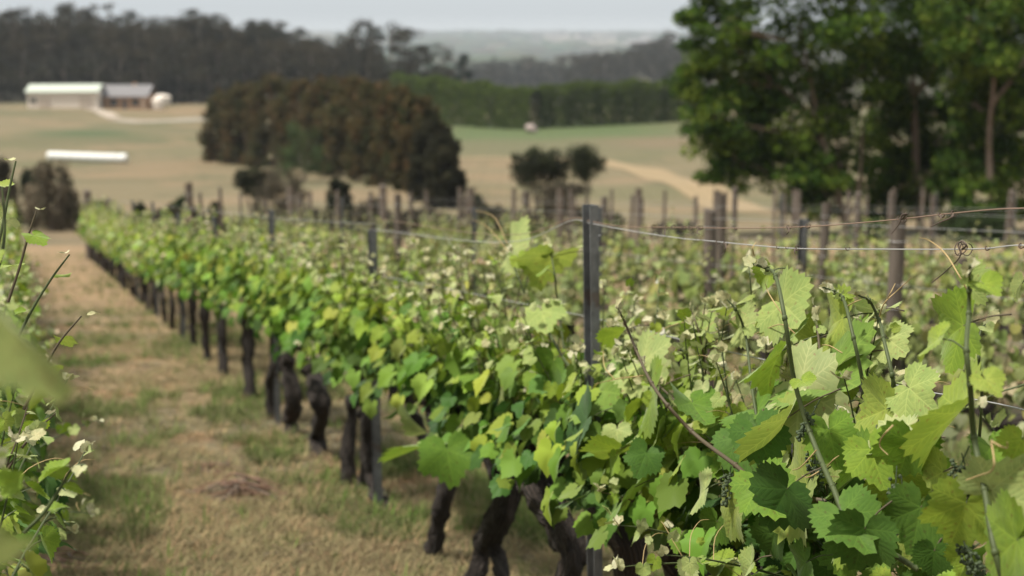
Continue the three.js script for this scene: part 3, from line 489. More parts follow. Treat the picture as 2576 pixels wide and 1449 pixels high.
// tall shoots: points from the foot to the tip, distance out from the row's plane, thickness
[
  { at: [[2545, 1500], [2504, 1389], [2477, 1232], [2450, 1099], [2440, 966], [2431, 883], [2437, 790], [2438, 730], [2440, 668]], off: 0.34, w: 1.3, leaves: [[4, 1, 0.05], [5, -1, 0.07], [7, 1, 0.05]] },
  { at: [[2144, 1323], [2094, 1223], [2037, 1086], [2000, 966], [1974, 800], [1951, 696], [1930, 676], [1895, 664]], off: 0.34, w: 1.3, leaves: [[3, 1, 0.05], [5, -1, 0.022]] },
  { at: [[1935, 1235], [1850, 1170], [1740, 1085], [1680, 1020], [1640, 965], [1600, 880], [1572, 812], [1552, 772]], off: 0.33, w: 1.2, leaves: [[6, -1, 0.026]] },
  { at: [[2212, 1240], [2190, 1100], [2171, 966], [2147, 850], [2120, 750], [2100, 735], [2070, 722]], off: 0.12, w: 1.1, leaves: [[4, -1, 0.03]] },
  { at: [[2282, 1200], [2262, 1060], [2244, 943], [2222, 850], [2211, 806], [2187, 757], [2160, 743]], off: 0.10, w: 1.1, leaves: [[4, -1, 0.026]] },
  { at: [[2090, 1170], [2075, 1040], [2065, 930], [2057, 832], [2047, 769]], off: 0.08, w: 1.0, leaves: [[3, 1, 0.02]] },
  { at: [[1925, 1180], [1905, 1060], [1890, 963], [1873, 833], [1850, 776], [1823, 748]], off: 0.10, w: 1.0, leaves: [[3, 1, 0.03], [4, -1, 0.022]] },
  { at: [[1850, 1110], [1830, 990], [1817, 893], [1804, 813]], off: 0.06, w: 0.8, leaves: [[2, -1, 0.03]] },
  { at: [[1820, 1170], [1800, 1060], [1780, 966], [1760, 843], [1737, 776]], off: 0.02, w: 0.85, leaves: [[3, 1, 0.025]] },
  { at: [[1420, 905], [1370, 820], [1335, 773], [1305, 700], [1290, 660], [1282, 625]], off: 0.05, w: 1.1, leaves: [[4, 1, 0.07], [3, -1, 0.05]] },
  { at: [[1415, 850], [1402, 760], [1395, 690], [1388, 650], [1380, 610]], off: -0.02, w: 0.9, leaves: [[3, -1, 0.05], [2, -1, 0.06]] },
  { at: [[1690, 1000], [1620, 930], [1585, 850], [1560, 800]], off: 0.0, w: 0.8, leaves: [[2, 1, 0.03]] },
  { at: [[2470, 1000], [2462, 900], [2468, 830], [2500, 795]], off: -0.06, w: 0.8, leaves: [[2, 1, 0.03]] },
  { at: [[1890, 760], [1886, 690], [1880, 640]], off: -0.10, w: 0.6, leaves: [[1, -1, 0.03]] },
].forEach((s, k) => {
  const r = rng(3000 + k * 5), pts = s.at.map(([x, y], i) => onTrellis(x, y, s.off + 0.03 * Math.sin(i * 1.7 + k))); pts.unshift(pts[0].clone().addScaledVector(pts[0].clone().sub(pts[1]).normalize(), 0.12).addScaledVector(SIDE, s.off * 0.25)); s.leaves = s.leaves.map(([i, ...o]) => [i + 1, ...o]); const g = owner(pts[1]), b = g.position, loc = pts.map((p) => p.clone().sub(b)), geos = [limb(loc, [0.0045, 0.0040, 0.0033, 0.0019].map((v) => v * s.w), 7, 5)];
  for (let i = 1; i < loc.length - 1; i++) { const q = loc[i].clone(); geos.push(limb([q.clone().addScaledVector(UP, -0.006), q, q.clone().addScaledVector(UP, 0.006)], [0.0045 * s.w, 0.0062 * s.w, 0.0042 * s.w].map((v) => v * lerp(1, 0.55, i / loc.length)), 7, 2)); }
  const leaves = [];
  for (const [i, sgn, size] of s.leaves) { const o = ALONG.clone().multiplyScalar(-sgn).addScaledVector(SIDE, r.in(-0.7, 0.3)).normalize(), q = loc[i].clone().addScaledVector(o, size * 0.7).addScaledVector(UP, size * 0.25); geos.push(limb([loc[i], loc[i].clone().lerp(q, 0.5).addScaledVector(UP, size * 0.1), q], [0.0017, 0.0012], 5, 2)); leaves.push([leafMatrix(q, o.clone().addScaledVector(UP, r.in(-0.9, -0.2)), UP.clone().addScaledVector(SIDE, -0.5), size), size > 0.04 ? 'young' : 'pale']); }
  part('shoot', join(geos), k % 3 === 2 ? shootRed : shootMat, g);
  const tip = loc[loc.length - 1], td = tip.clone().sub(loc[loc.length - 2]).normalize();
  for (let e = 0; e < 6; e++) { const o = td.clone().add(V(r.in(-0.9, 0.9), r.in(-0.3, 0.9), r.in(-0.9, 0.9))).normalize(); leaves.push([leafMatrix(tip.clone().addScaledVector(td, -0.012 * e).addScaledVector(o, 0.006), o, V(r.in(-1, 1), r.in(0, 1), r.in(-1, 1)), r.in(0.012, 0.026)), e > 3 ? 'pale' : 'tip']); }
  for (const [m, kind] of leaves) addLeaf(g, m, kind, r);
});
// leaves that read singly: [stalk end, tip, turn about the midrib, width, kind (backlit, lit-top and dark looks put into its tint), out from the row, tip farther out]
const fromZ = (f, list) => list.map(([bx, by, tx, ty, ...o]) => [...f(bx, by), ...f(tx, ty), ...o]);
[
  ...fromZ(Z3, [[790, 255, 575, 615, 1.0, 0.9, 'young', 0.30, 0.02], [1215, 490, 1150, 690, -0.2, 1.0, 'young', 0.22, 0.02], [1610, 450, 1330, 560, 0.35, 0.95, 'pale', 0.30, 0.06], [2100, 205, 1760, 560, 0.75, 0.9, 'young', 0.33, 0.03],
    [1350, 640, 1150, 890, 0.7, 0.95, 'mid', 0.30, 0.02], [940, 760, 760, 1150, 0.55, 0.95, 'young', 0.36, 0.0], [1800, 930, 1720, 1310, 0.1, 0.95, 'mid', 0.37, 0.03], [2140, 895, 2030, 1270, -0.35, 1.0, 'young', 0.40, 0.02],
    [1965, 665, 1810, 745, -0.5, 1.3, 'young', 0.33, 0.02], [740, 655, 600, 745, 0.3, 1.0, 'pale', 0.34, 0.05], [410, 400, 550, 670, 0.5, 0.9, 'old', 0.28, 0.0], [70, 140, 190, 335, -0.5, 1.0, 'mid', 0.26, 0.03], [900, 20, 1215, 285, 0.75, 0.85, 'pale', 0.2, 0.03],
    [1540, 190, 1335, 290, -0.5, 1.1, 'young', 0.24, 0.02], [1710, 30, 1880, 190, 0.6, 1.0, 'pale', 0.22, 0.03], [2520, 1180, 2260, 1420, -0.2, 1.1, 'young', 0.45, 0.0], [2330, 800, 2575, 610, 1.0, 0.9, 'pale', 0.40, 0.0], [2560, 420, 2470, 600, -0.3, 1.0, 'young', 0.36, 0.0],
    [1640, 690, 1560, 985, -0.5, 1.0, 'young', 0.28, 0.0], [1225, 1110, 1100, 1310, 0.4, 1.0, 'young', 0.38, 0.0], [1250, 1280, 1180, 1440, 0.2, 1.0, 'mid', 0.33, 0.0], [930, 1350, 800, 1460, -0.3, 1.0, 'mid', 0.38, 0.02], [560, 880, 500, 1060, 0.1, 1.0, 'old', 0.22, 0.0],
    [170, 800, 60, 900, 0.2, 1.2, 'pale', 0.34, 0.04], [260, 1040, 215, 1215, 0.3, 1.0, 'mid', 0.33, 0.0], [395, 940, 315, 1175, 0.5, 0.9, 'young', 0.37, 0.0], [1900, 1260, 1880, 1460, 0.1, 1.1, 'old', 0.36, 0.0], [2150, 1300, 2090, 1480, 0.3, 1.0, 'young', 0.36, 0.0], [2330, 480, 2480, 720, -0.4, 1.0, 'mid', 0.34, 0.02],
    [1740, 1190, 1670, 1390, 0.5, 1.0, 'young', 0.32, 0.0], [1760, 560, 1740, 800, 0.2, 1.0, 'mid', 0.22, 0.0], [560, 200, 680, 300, 0.4, 1.3, 'mid', 0.20, 0.05], [1400, 850, 1330, 1090, 0.2, 1.0, 'old', 0.22, 0.0], [700, 1120, 640, 1320, 0.3, 1.0, 'old', 0.26, 0.0], [520, 1360, 440, 1470, 0.2, 1.0, 'pale', 0.40, 0.0], [1470, 1000, 1450, 1190, -0.4, 1.0, 'mid', 0.28, 0.0]]),
  ...fromZ(W6, [[755, 842, 930, 1000, 0.8, 1.1, 'pale', 0.14, 0.03], [1210, 955, 1010, 1050, -0.4, 1.1, 'young', 0.06, 0.03], [2120, 1010, 1855, 1185, -0.4, 1.0, 'young', 0.18, 0.03], [2160, 695, 2340, 645, 0.8, 0.9, 'pale', 0.16, 0.0], [1360, 1225, 1185, 1285, 0.6, 1.2, 'pale', 0.08, 0.05], [750, 1200, 540, 1440, 0.75, 1.0, 'young', 0.2, 0.03],
    [1010, 1120, 830, 1270, -0.7, 0.95, 'young', 0.08, 0.03], [130, 1200, 20, 1420, 0.3, 1.0, 'young', 0.10, 0.0], [1090, 1370, 1290, 1430, 0.3, 1.5, 'mid', 0.14, 0.08], [1555, 1110, 1680, 1205, 0.4, 1.1, 'pale', 0.03, 0.02], [1475, 895, 1335, 925, 0.9, 1.1, 'pale', 0.03, 0.0], [2560, 690, 2500, 830, 0.8, 0.8, 'pale', 0.0, 0.0], [1400, 1340, 1480, 1410, 0.2, 1.2, 'pale', 0.0, 0.02], [650, 615, 560, 700, -0.6, 0.9, 'young', 0.12, 0.0],
    [440, 1015, 545, 965, 0.5, 1.2, 'pale', 0.05, 0.0], [395, 855, 295, 880, 0.4, 1.2, 'young', 0.05, 0.0], [290, 1120, 140, 1165, 0.7, 1.1, 'pale', 0.04, 0.0], [130, 1090, 250, 1100, 0.7, 1.1, 'pale', 0.04, 0.0], [570, 730, 480, 800, 0.2, 1.0, 'pale', -0.04, 0.0], [1230, 790, 1170, 735, 0.3, 1.0, 'young', 0.06, 0.0]]),
  ...fromZ(Z5, [[1510, 900, 1560, 1040, 0.1, 1.1, 'pale', 0.18, 0.05], [1270, 1060, 1215, 1200, 0.2, 1.0, 'pale', 0.2, 0.05], [1590, 490, 1450, 615, 0.7, 0.9, 'young', 0.05, 0.0], [2270, 1290, 2440, 1400, 0.6, 0.9, 'pale', 0.2, 0.03], [2130, 1050, 2030, 1150, 0.5, 0.9, 'young', 0.18, 0.0], [1300, 420, 1390, 370, 0.7, 1.2, 'pale', 0.05, 0.0], [1600, 1280, 1540, 1440, 0.1, 1.2, 'mid', 0.26, 0.03]]),
  [2120, 1290, 2185, 1385, 0.2, 1.0, 'mid', 0.47, 0.0], [2175, 1330, 2150, 1440, -0.2, 1.0, 'old', 0.46, 0.0], [1915, 1215, 1965, 1310, 0.2, 1.0, 'mid', 0.46, 0.0], [1980, 1230, 1935, 1320, -0.3, 1.0, 'old', 0.46, 0.0], [2190, 1130, 2225, 1230, 0.3, 1.0, 'young', 0.36, 0.0], [2290, 1110, 2260, 1210, -0.3, 1.0, 'mid', 0.36, 0.0], [2085, 1080, 2110, 1180, 0.2, 1.0, 'mid', 0.34, 0.0], [1905, 1085, 1945, 1180, 0.2, 1.0, 'old', 0.34, 0.0],
  [1125, 1130, 1140, 1222, 0.15, 1.2, 'mid', 0.42, 0.0], [1135, 1112, 1085, 1118, 0.2, 1.4, 'young', 0.36, 0.0], [1070, 1090, 1038, 1086, 0.9, 1.0, 'pale', 0.36, 0.0], [1505, 985, 1560, 975, 0.3, 1.2, 'mid', 0.2, 0.0],
  ...fromZ((x, y) => [859 + x / 3, 966 + y / 3], [[1850, 270, 1720, 460, 0.1, 1.2, 'old', 0.3, 0.03], [2360, 60, 2230, 290, 0.2, 1.0, 'young', 0.28, 0.0], [2430, 300, 2470, 530, 0.1, 1.1, 'young', 0.24, 0.0], [2080, 340, 2080, 450, 0.2, 1.4, 'pale', 0.32, 0.04], [2210, 780, 2080, 940, 0.3, 1.0, 'mid', 0.34, 0.0], [2100, 490, 1970, 600, 0.7, 1.0, 'young', 0.32, 0.0]]),
].forEach(([bx, by, tx, ty, roll, w, kind, off, dz], k) => {
  const r = rng(4000 + k * 3), B = onTrellis(bx, by, off - 0.08), T = onTrellis(tx, ty, off - 0.08 + dz * 0.3), g = owner(B), y = T.clone().sub(B), yn = y.clone().normalize();
  const n = EYE.clone().sub(B).normalize().addScaledVector(UP, 0.75); n.addScaledVector(yn, -n.dot(yn)).normalize().applyAxisAngle(yn, roll);
  const s = y.length() / 0.78;
  addLeaf(g, leafMatrix(B.clone().sub(g.position), y, n, s, w), kind, r);
  if (s > 0.05) { const q = B.clone().sub(g.position), e = q.clone().addScaledVector(yn, -s * 0.55).addScaledVector(SIDE, s * 0.35).addScaledVector(UP, -s * 0.1); part('leaf_stalk', limb([q, q.clone().lerp(e, 0.5).addScaledVector(UP, 0.006), e], [0.0014, 0.0019], 5, 3), k % 2 ? shootMat : shootRed, g); }
});
// flower clusters, still in bud
const bud = new THREE.IcosahedronGeometry(0.0042, 0);
[[985, 215], [960, 560], [1010, 620], [320, 690], [1610, 740], [1660, 810], [2110, 590], [2165, 690], [1160, 1000], [1210, 1060], [2120, 1190], [2180, 1310], [350, 720], [2140, 640], [1080, 960]].forEach(([x, y], k) => {
  const r = rng(5000 + k), c = onTrellis(...Z3(x, y), 0.30), g = owner(c), a = new Acc(), up = V(r.in(-0.5, 0.5), -1, r.in(-0.5, 0.5)).normalize();
  for (let i = 0; i < 46; i++) { const f = r(), w = 0.014 * (1 - f * 0.6); a.add(bud, new THREE.Matrix4().makeScale(r.in(0.7, 1.2), r.in(0.7, 1.2), r.in(0.7, 1.2)).setPosition(V().addScaledVector(up, f * 0.06).add(V(r.in(-w, w), r.in(-w, w), r.in(-w, w))))); }
  a.add(limb([up.clone().multiplyScalar(-0.03), V(), up.clone().multiplyScalar(0.06)], [0.0012, 0.001], 4, 2));
  const m = part('flower_cluster', a.geo(false), flowerMat, g); m.position.copy(c.clone().sub(g.position));
});
// curling tendrils
[[W6, [[770, 950], [690, 830], [640, 740], [625, 690]], 0.12], [W6, [[2145, 735], [2080, 620], [1960, 440], [1850, 360], [1790, 345]], 0.14], [W6, [[1485, 940], [1530, 830], [1620, 745], [1730, 645]], 0.02], [W6, [[1530, 835], [1570, 760], [1605, 690]], 0.02], [W6, [[1205, 1215], [1110, 1160], [1000, 1170]], 0.06], [W6, [[540, 480], [530, 420], [555, 378]], 0.1], [W6, [[1240, 865], [1300, 830], [1350, 812]], 0.04], [W6, [[850, 1070], [780, 1010], [640, 1030], [540, 1075]], 0.1],
  [Z5, [[2275, 1385], [2060, 1415], [1915, 1449]], 0.24], [Z5, [[2060, 1412], [1990, 1330], [1975, 1200]], 0.24], [Z5, [[1260, 450], [1180, 350], [1080, 250], [990, 210]], 0.05], [Z5, [[1250, 390], [1180, 230], [1100, 160], [1010, 140]], 0.05], [Z3, [[1080, 640], [1140, 570], [1180, 540]], 0.3], [Z3, [[1590, 310], [1530, 370], [1490, 470], [1550, 535]], 0.4], [Z3, [[2330, 430], [2350, 620], [2240, 690], [2140, 725]], 0.42], [Z3, [[2330, 430], [2400, 470], [2450, 480], [2450, 440]], 0.42], [Z3, [[1030, 660], [960, 700], [900, 690]], 0.35], [Z3, [[1010, 500], [900, 620], [830, 650]], 0.35]].forEach(([f, pts, off]) => {
  const p = pts.map(([x, y], k) => onTrellis(...f(x, y), off + 0.015 * Math.sin(k * 2))), g = owner(p[0]); part('tendril', limb(p.map((q) => q.sub(g.position)), [0.0016, 0.0013, 0.0008], 5, 5), tendrilMat, g);
});
// shoots of the left-edge row that lean out over the lane, and two leaves close to the lens
[[[60, 1340], [110, 1290], [150, 1230], [185, 1175], [215, 1168]], [[60, 1030], [110, 930], [150, 860], [205, 795]], [[40, 860], [80, 780], [130, 700], [175, 640]], [[20, 760], [50, 670], [72, 590], [92, 530]], [[-10, 640], [8, 560], [25, 470], [40, 405]], [[20, 1180], [60, 1120], [100, 1075], [140, 1040]], [[-15, 700], [5, 640], [12, 560], [5, 470]]].forEach((s, k) => {
  const r = rng(6000 + k), dist = [2.35, 2.9, 3.0, 3.1, 2.9, 3.0, 2.5][k], pts = s.map(([x, y]) => { const c = (724.5 - y) / FOCAL; return V((x - 1288) / FOCAL, c * Math.cos(PITCH) - Math.sin(PITCH), -Math.cos(PITCH) - c * Math.sin(PITCH)).multiplyScalar(dist).add(EYE); }), g = owner(pts[0], LEFT), loc = pts.map((p) => p.sub(g.position));
  part('shoot', limb(loc, [0.0036, 0.003, 0.0018], 6, 5), k % 2 ? shootRed : shootMat, g);
  loc.forEach((p, i) => { if (!i) return; const o = V(r.in(-1, 1), 0, r.in(-1, 1)).normalize(); addLeaf(g, leafMatrix(p.clone().addScaledVector(o, 0.02), o.clone().addScaledVector(UP, r.in(-0.8, 0.2)), UP, i === loc.length - 1 ? 0.022 : r.in(0.03, 0.06)), i === loc.length - 1 ? 'tip' : r.pick(['young', 'pale', 'young']), r); });
});
[[-30, 740, 150, 1020, 0.95, 0.9, 'pale', 1.15], [-60, 1380, 90, 1370, 0.95, 0.75, 'pale', 0.8]].forEach(([bx, by, tx, ty, d, w, kind, roll], k) => {
  const r = rng(6100 + k), q = (x, y) => { const c = (724.5 - y) / FOCAL; return V((x - 1288) / FOCAL, c * Math.cos(PITCH) - Math.sin(PITCH), -Math.cos(PITCH) - c * Math.sin(PITCH)).multiplyScalar(d).add(EYE); }, B = q(bx, by), T = q(tx, ty), g = owner(B, LEFT), y = T.clone().sub(B), yn = y.clone().normalize(), n = EYE.clone().sub(B).normalize().applyAxisAngle(yn, roll);
  addLeaf(g, leafMatrix(B.clone().sub(g.position), y, n, y.length() / 0.78, w), kind, r);
  const root = rowAt(LEFT, 1.9, 0.75).sub(g.position), b = B.clone().sub(g.position); part('shoot', limb([root, root.clone().lerp(b, 0.5).addScaledVector(UP, 0.08), b], [0.004, 0.003, 0.0016], 6, 5), shootMat, g);
});

// ---------------------------------------------------------------- prunings, twigs, grass in the lane
function groundPoint(b, v) { // where the sight line at that bearing and height meets the ground
  const c = (724.5 - v) / FOCAL, d = V((b - 1288) / FOCAL, c * Math.cos(PITCH) - Math.sin(PITCH), -Math.cos(PITCH) - c * Math.sin(PITCH)); let k = 2;
  for (let i = 0; i < 400; i++) { const p = d.clone().multiplyScalar(k).add(EYE); if (p.y < ground(p.x, p.z)) break; k += 0.05; }
  const p = d.multiplyScalar(k).add(EYE); p.y = ground(p.x, p.z); return p;
}
const pruneMat = new THREE.MeshStandardMaterial({ color: rgb(0.170, 0.098, 0.066), roughness: 0.85 }), greyTwig = new THREE.MeshStandardMaterial({ color: rgb(0.13, 0.10, 0.075), roughness: 0.9 });
function prunings(b, v, n, len, label, mat) {
  const c = groundPoint(b, v), g = thing('cane_pile', label, 'prunings', c), r = rng(Math.round(b + v));
  for (let k = 0; k < n; k++) {
    const a = 0.3 + r.in(-0.5, 0.5) + (r() < 0.25 ? r.in(0.6, 1.6) : 0), d = V(Math.cos(a), 0, Math.sin(a)), m = V(r.in(-0.13, 0.13), 0, r.in(-0.13, 0.13)), l = len * r.in(0.5, 1), pts = [];
    for (let i = 0; i < 4; i++) { const q = m.clone().addScaledVector(d, (i / 3 - 0.5) * l).add(V(r.in(-0.03, 0.03), 0, r.in(-0.03, 0.03))); q.y = ground(c.x + q.x, c.z + q.z) - c.y + 0.008 + k * 0.0045 * Math.max(0.2, 1 - q.length() * 3) + r.in(0, 0.02); pts.push(q); }
    part('cane', limb(pts, [0.0055, 0.005, 0.003], 5, 3), r() < 0.3 ? greyTwig : mat, g);
  }
}
prunings(605, 1258, 34, 0.46, 'heap of reddish brown pruned canes lying in the grassy lane', pruneMat);
prunings(150, 1432, 14, 0.3, 'small reddish cane heap at the bottom left corner', pruneMat);
prunings(565, 1190, 9, 0.3, 'thin scatter of cane clippings behind the reddish heap', pruneMat);
[[[560, 1405], [640, 1425], [720, 1440], 'dark bent stick lying near the bottom edge'], [[200, 1128], [250, 1132], [310, 1140], 'dark stick lying across the middle of the lane'], [[680, 1385], [740, 1398], [800, 1412], 'thin pale stick lying before the front row'], [[545, 1300], [552, 1320], [560, 1345], 'short dark stick below the reddish cane heap']].forEach(([a, b, c, label], k) => {
  const p = [a, b, c].map((q) => groundPoint(...q)), g = thing('stick', label, 'stick', p[1]); const loc = p.map((q) => q.sub(g.position.clone()).addScaledVector(UP, 0.012)); part('branch', limb(loc, [0.010, 0.009, 0.005], 6, 4, 0.3, k + 3), k === 2 ? pruneMat : greyTwig, g); part('side_twig', limb([loc[1], loc[1].clone().add(V(0.06, 0.02, -0.05)), loc[1].clone().add(V(0.11, 0.015, -0.06))], [0.005, 0.002], 5, 3), greyTwig, g);
});
{
  const tuft = (seed, n, h, spread, w) => { const r = rng(seed), a = new Acc(); for (let k = 0; k < n; k++) { const an = r.in(0, 6.28), o = V(Math.cos(an), 0, Math.sin(an)), s = V(-o.z, 0, o.x), hh = h * r.in(0.5, 1), b = o.clone().multiplyScalar(r.in(0, spread * 0.4)), m = b.clone().addScaledVector(o, spread * 0.3).setY(hh * 0.6), t = b.clone().addScaledVector(o, spread * r.in(0.5, 1.1)).setY(hh * r.in(0.6, 1)), N = V(0, 0.6, 0).addScaledVector(o, -0.8).normalize(), q = a.p.length / 3; for (const p of [b.clone().addScaledVector(s, -w), b.clone().addScaledVector(s, w), m.clone().addScaledVector(s, w * 0.7), m.clone().addScaledVector(s, -w * 0.7), t]) { a.p.push(p.x, p.y, p.z); a.n.push(N.x, N.y, N.z); a.c.push(1, 1, 1); a.u.push(0, 0); } a.i.push(q, q + 1, q + 2, q, q + 2, q + 3, q + 3, q + 2, q + 4); } return a.geo(false); };
  const grassMat = new THREE.MeshPhysicalMaterial({ color: 0xffffff, roughness: 0.95, transmission: 0.25, thickness: 0, specularIntensity: 0.2, side: THREE.DoubleSide });
  const sow = (name, label, geo, n, seed, colour, want) => {
    const r = rng(seed), M = [], C = []; let tries = 0;
    while (M.length < n && tries++ < n * 14) {
      const z = 4.2 + 34 * Math.pow(r(), 1.7), x = r.in(-0.40, 0.36) * z - (z > 14 ? 0.5 : 0); if (r() > want(x, z)) continue;
      const s = r.in(0.6, 1.3); M.push(new THREE.Matrix4().makeRotationY(r.in(0, 6.28)).scale(V(s, s * r.in(0.7, 1.3), s)).setPosition(x, ground(x, -z) - 0.005, -z)); C.push(colour(r, x, z));
    }
    const im = new THREE.InstancedMesh(geo, grassMat, M.length); M.forEach((m, k) => { im.setMatrixAt(k, m); im.setColorAt(k, C[k]); });
    im.name = name; im.castShadow = im.receiveShadow = true; scene.add(im); tag(im, label, 'grass', null, 'stuff');
  };
  const jit = (r, c, k = 0.25) => { const f = r.in(1 - k, 1 + k); return rgb(c[0] * f, c[1] * f * r.in(0.94, 1.06), c[2] * f); };
  sow('dry_grass', 'short dry straw-coloured grass over the vineyard lanes', tuft(1, 9, 0.075, 0.10, 0.0028), 38000, 11, (r) => jit(r, r() < 0.25 ? [0.34, 0.24, 0.135] : [0.26, 0.22, 0.118], 0.4), (x, z) => (0.25 + 0.75 * smooth(0.36, 0.56, fbm(x * 0.7 + 3, z * 0.45, 4))) * (1 - 0.8 * smooth(12, 20, z)));
  sow('green_grass', 'tufts of green grass growing in the vineyard lanes', tuft(2, 10, 0.10, 0.09, 0.003), 22000, 12, (r) => jit(r, r() < 0.3 ? [0.090, 0.145, 0.03] : [0.135, 0.160, 0.055], 0.3), (x, z) => smooth(0.47, 0.60, fbm(x * 1.9 + 40, z * 1.3 + 9, 4)) * (1 - 0.75 * smooth(14, 22, z)) + 0.03);
}

// ---------------------------------------------------------------- trees, shrubs and hedges
const treeLeafMat = new THREE.MeshPhysicalMaterial({ vertexColors: true, roughness: 0.95, transmission: 0.45, thickness: 0, specularIntensity: 0.15, clearcoat: 0.04, clearcoatRoughness: 0.45, side: THREE.DoubleSide });
const dullLeafMat = new THREE.MeshPhysicalMaterial({ vertexColors: true, roughness: 0.95, transmission: 0.40, thickness: 0, specularIntensity: 0.15, side: THREE.DoubleSide });
// leaves spread over clumps: clumps = [[centre, rx, ry, rz, count]]
function crown(r, clumps, size, colors, long = 1.8, hang = 0) {
  const a = new Acc(), d = V(), q = V(), w = V();
  for (const [c, rx, ry, rz, n] of clumps) {
    const tint = r.in(0.8, 1.2), base = r.pick(colors);
    for (let k = 0; k < n; k++) {
      d.set(r.in(-1, 1), r.in(-1, 1), r.in(-1, 1)).normalize(); const f = Math.pow(r(), 0.42) * r.in(0.9, 1.12), x = c.x + d.x * rx * f, y = c.y + d.y * ry * f, z = c.z + d.z * rz * f, s = size * r.in(0.6, 1.25);
      q.set(r.in(-1, 1) + d.x * 0.4, r.in(-1, 1) - hang, r.in(-1, 1) + d.z * 0.4).normalize(); w.set(r.in(-1, 1), r.in(-1, 1), r.in(-1, 1)).cross(q).normalize();
      const col = r() < 0.3 ? r.pick(colors) : base, m = tint * r.in(0.75, 1.25);
      a.blade(x, y, z, q.x * s * 0.5, q.y * s * 0.5, q.z * s * 0.5, w.x * s * 0.5 / long, w.y * s * 0.5 / long, w.z * s * 0.5 / long, [col[0] * m, col[1] * m, col[2] * m]);
    }
  }
  return a.geo();
}
// broad trees at the right, beyond the rows: trunk bearing, distance, crown clumps as [bearing, height on the picture, radius in picture units, depth]
function broadTree(b, z, label, lumps, forks, seed, thick = 0.16) {
  const r = rng(seed), base = place(b, z), g = thing('broadleaf_tree', label, 'tree', base, 'broadleaf trees at the right edge');
  const at = (x, y, zz) => { const c = (724.5 - y) / FOCAL, d = V((x - 1288) / FOCAL, c * Math.cos(PITCH) - Math.sin(PITCH), -Math.cos(PITCH) - c * Math.sin(PITCH)); return d.multiplyScalar(zz / -d.z).add(EYE).sub(base); };
  forks.forEach((f, k) => part(k ? 'limb' : 'trunk', limb(f.map(([x, y, dz], i) => (i === 0 && k === 0 ? V(0, -0.25, 0) : at(x, y, z + (dz || 0)))), [thick, thick * 0.8, thick * 0.55, thick * 0.3].map((v) => v * (k ? 0.6 : 1)), 9, 5, 0.15, seed + k), treeBark, g));
  const cl = [];
  for (const [x, y, rad, dz, n] of lumps) {
    const c = at(x, y, z + dz), R = metres(rad, z); // each lump is several smaller sprays with gaps between
    for (let k = 0; k < 24; k++) { const d = V(r.in(-1, 1), r.in(-1, 1), r.in(-1, 1)); if (d.length() > 1) { k--; continue; } const q = c.clone().addScaledVector(d, R * 1.05), s = R * r.in(0.24, 0.48); cl.push([q, s * 1.25, s * 0.8, s * 1.25, Math.round(n / 17)]); }
    for (let k = 0; k < 3; k++) { const e = c.clone().add(V(r.in(-1, 1), r.in(-1, 1), r.in(-1, 1)).multiplyScalar(R * 0.6)); part('branch', limb([c.clone().lerp(at(b, y + rad * 0.8, z), 0.55), c.clone().lerp(e, 0.4), e], [0.05, 0.03, 0.012], 5, 3), treeBark, g); }
  }
  part('crown', crown(r, cl, 0.25, [[0.052, 0.104, 0.009], [0.034, 0.076, 0.007], [0.092, 0.150, 0.014], [0.022, 0.050, 0.006], [0.122, 0.168, 0.020]], 1.9, 0.5), treeLeafMat, g);
  return g;
}
broadTree(2125, 53, 'broad dark green tree with twin trunks, leftmost of the right-hand group', [[1790, 60, 95, -1, 1900], [1900, -60, 130, 0, 2200], [1770, 190, 70, 0, 1200], [1800, 300, 85, -1, 1600], [1830, 410, 75, -0.5, 1400], [1960, 130, 120, 0.5, 2000], [1980, 300, 120, 0.5, 2200], [1985, 430, 95, 0, 1700], [2100, 60, 110, -1, 1700], [2100, 380, 100, 1, 1700], [2120, 220, 100, 1, 1500], [2010, -190, 140, 0, 1700], [2150, -120, 130, 0, 1500], [1900, 330, 110, 1.5, 1900], [1880, 180, 110, 1.5, 1900], [2040, 460, 75, -0.5, 1300], [2190, 150, 100, 1.5, 1500], [2080, 480, 70, 1, 1100]], [[[2125, 620], [2118, 530], [2080, 400], [2050, 260], [2010, 60]], [[2118, 560], [2150, 520], [2165, 420], [2170, 300]], [[2060, 300], [1960, 220], [1850, 120]]], 21, 0.15);
broadTree(2320, 56, 'broad dark green tree with a single pale trunk, middle of the right-hand group', [[2250, 70, 105, -1, 1700], [2280, 210, 90, 1, 1200], [2330, 470, 90, 0.5, 1500], [2240, 440, 90, 1, 1500], [2370, -60, 130, 0, 1700], [2390, 330, 75, 1.5, 900], [2380, 130, 85, -1, 1100], [2260, -130, 120, 0, 1300], [2210, 320, 80, 1, 1200], [2340, 250, 80, 2, 1200], [2350, 390, 80, 2.5, 1200], [2240, 520, 60, 1, 900], [2290, 350, 90, 2.5, 1300], [2330, 60, 110, 2, 1500]], [[[2320, 640], [2306, 470], [2302, 330], [2296, 160], [2290, -80]], [[2300, 240], [2360, 160], [2420, 60]]], 22, 0.17);
broadTree(2505, 50, 'broad dark green tree with a tall bare trunk at the right edge', [[2450, 90, 95, -1, 1400], [2540, 180, 100, 1, 1600], [2560, 330, 110, 1, 1800], [2550, 470, 95, 0.5, 1500], [2470, 540, 75, 0, 1300], [2520, -60, 130, 0, 1600], [2650, 60, 140, 0, 1800], [2680, 330, 140, 0, 1800], [2440, 250, 70, 1, 800], [2480, 150, 110, 2, 1600], [2500, 330, 90, 2.5, 1300], [2420, 440, 80, 2, 1200], [2560, 40, 120, 2, 1600], [2420, 20, 100, 1, 1300]], [[[2505, 690], [2498, 520], [2488, 360], [2500, 200], [2510, -80]], [[2498, 260], [2560, 180], [2640, 60]]], 23, 0.15);
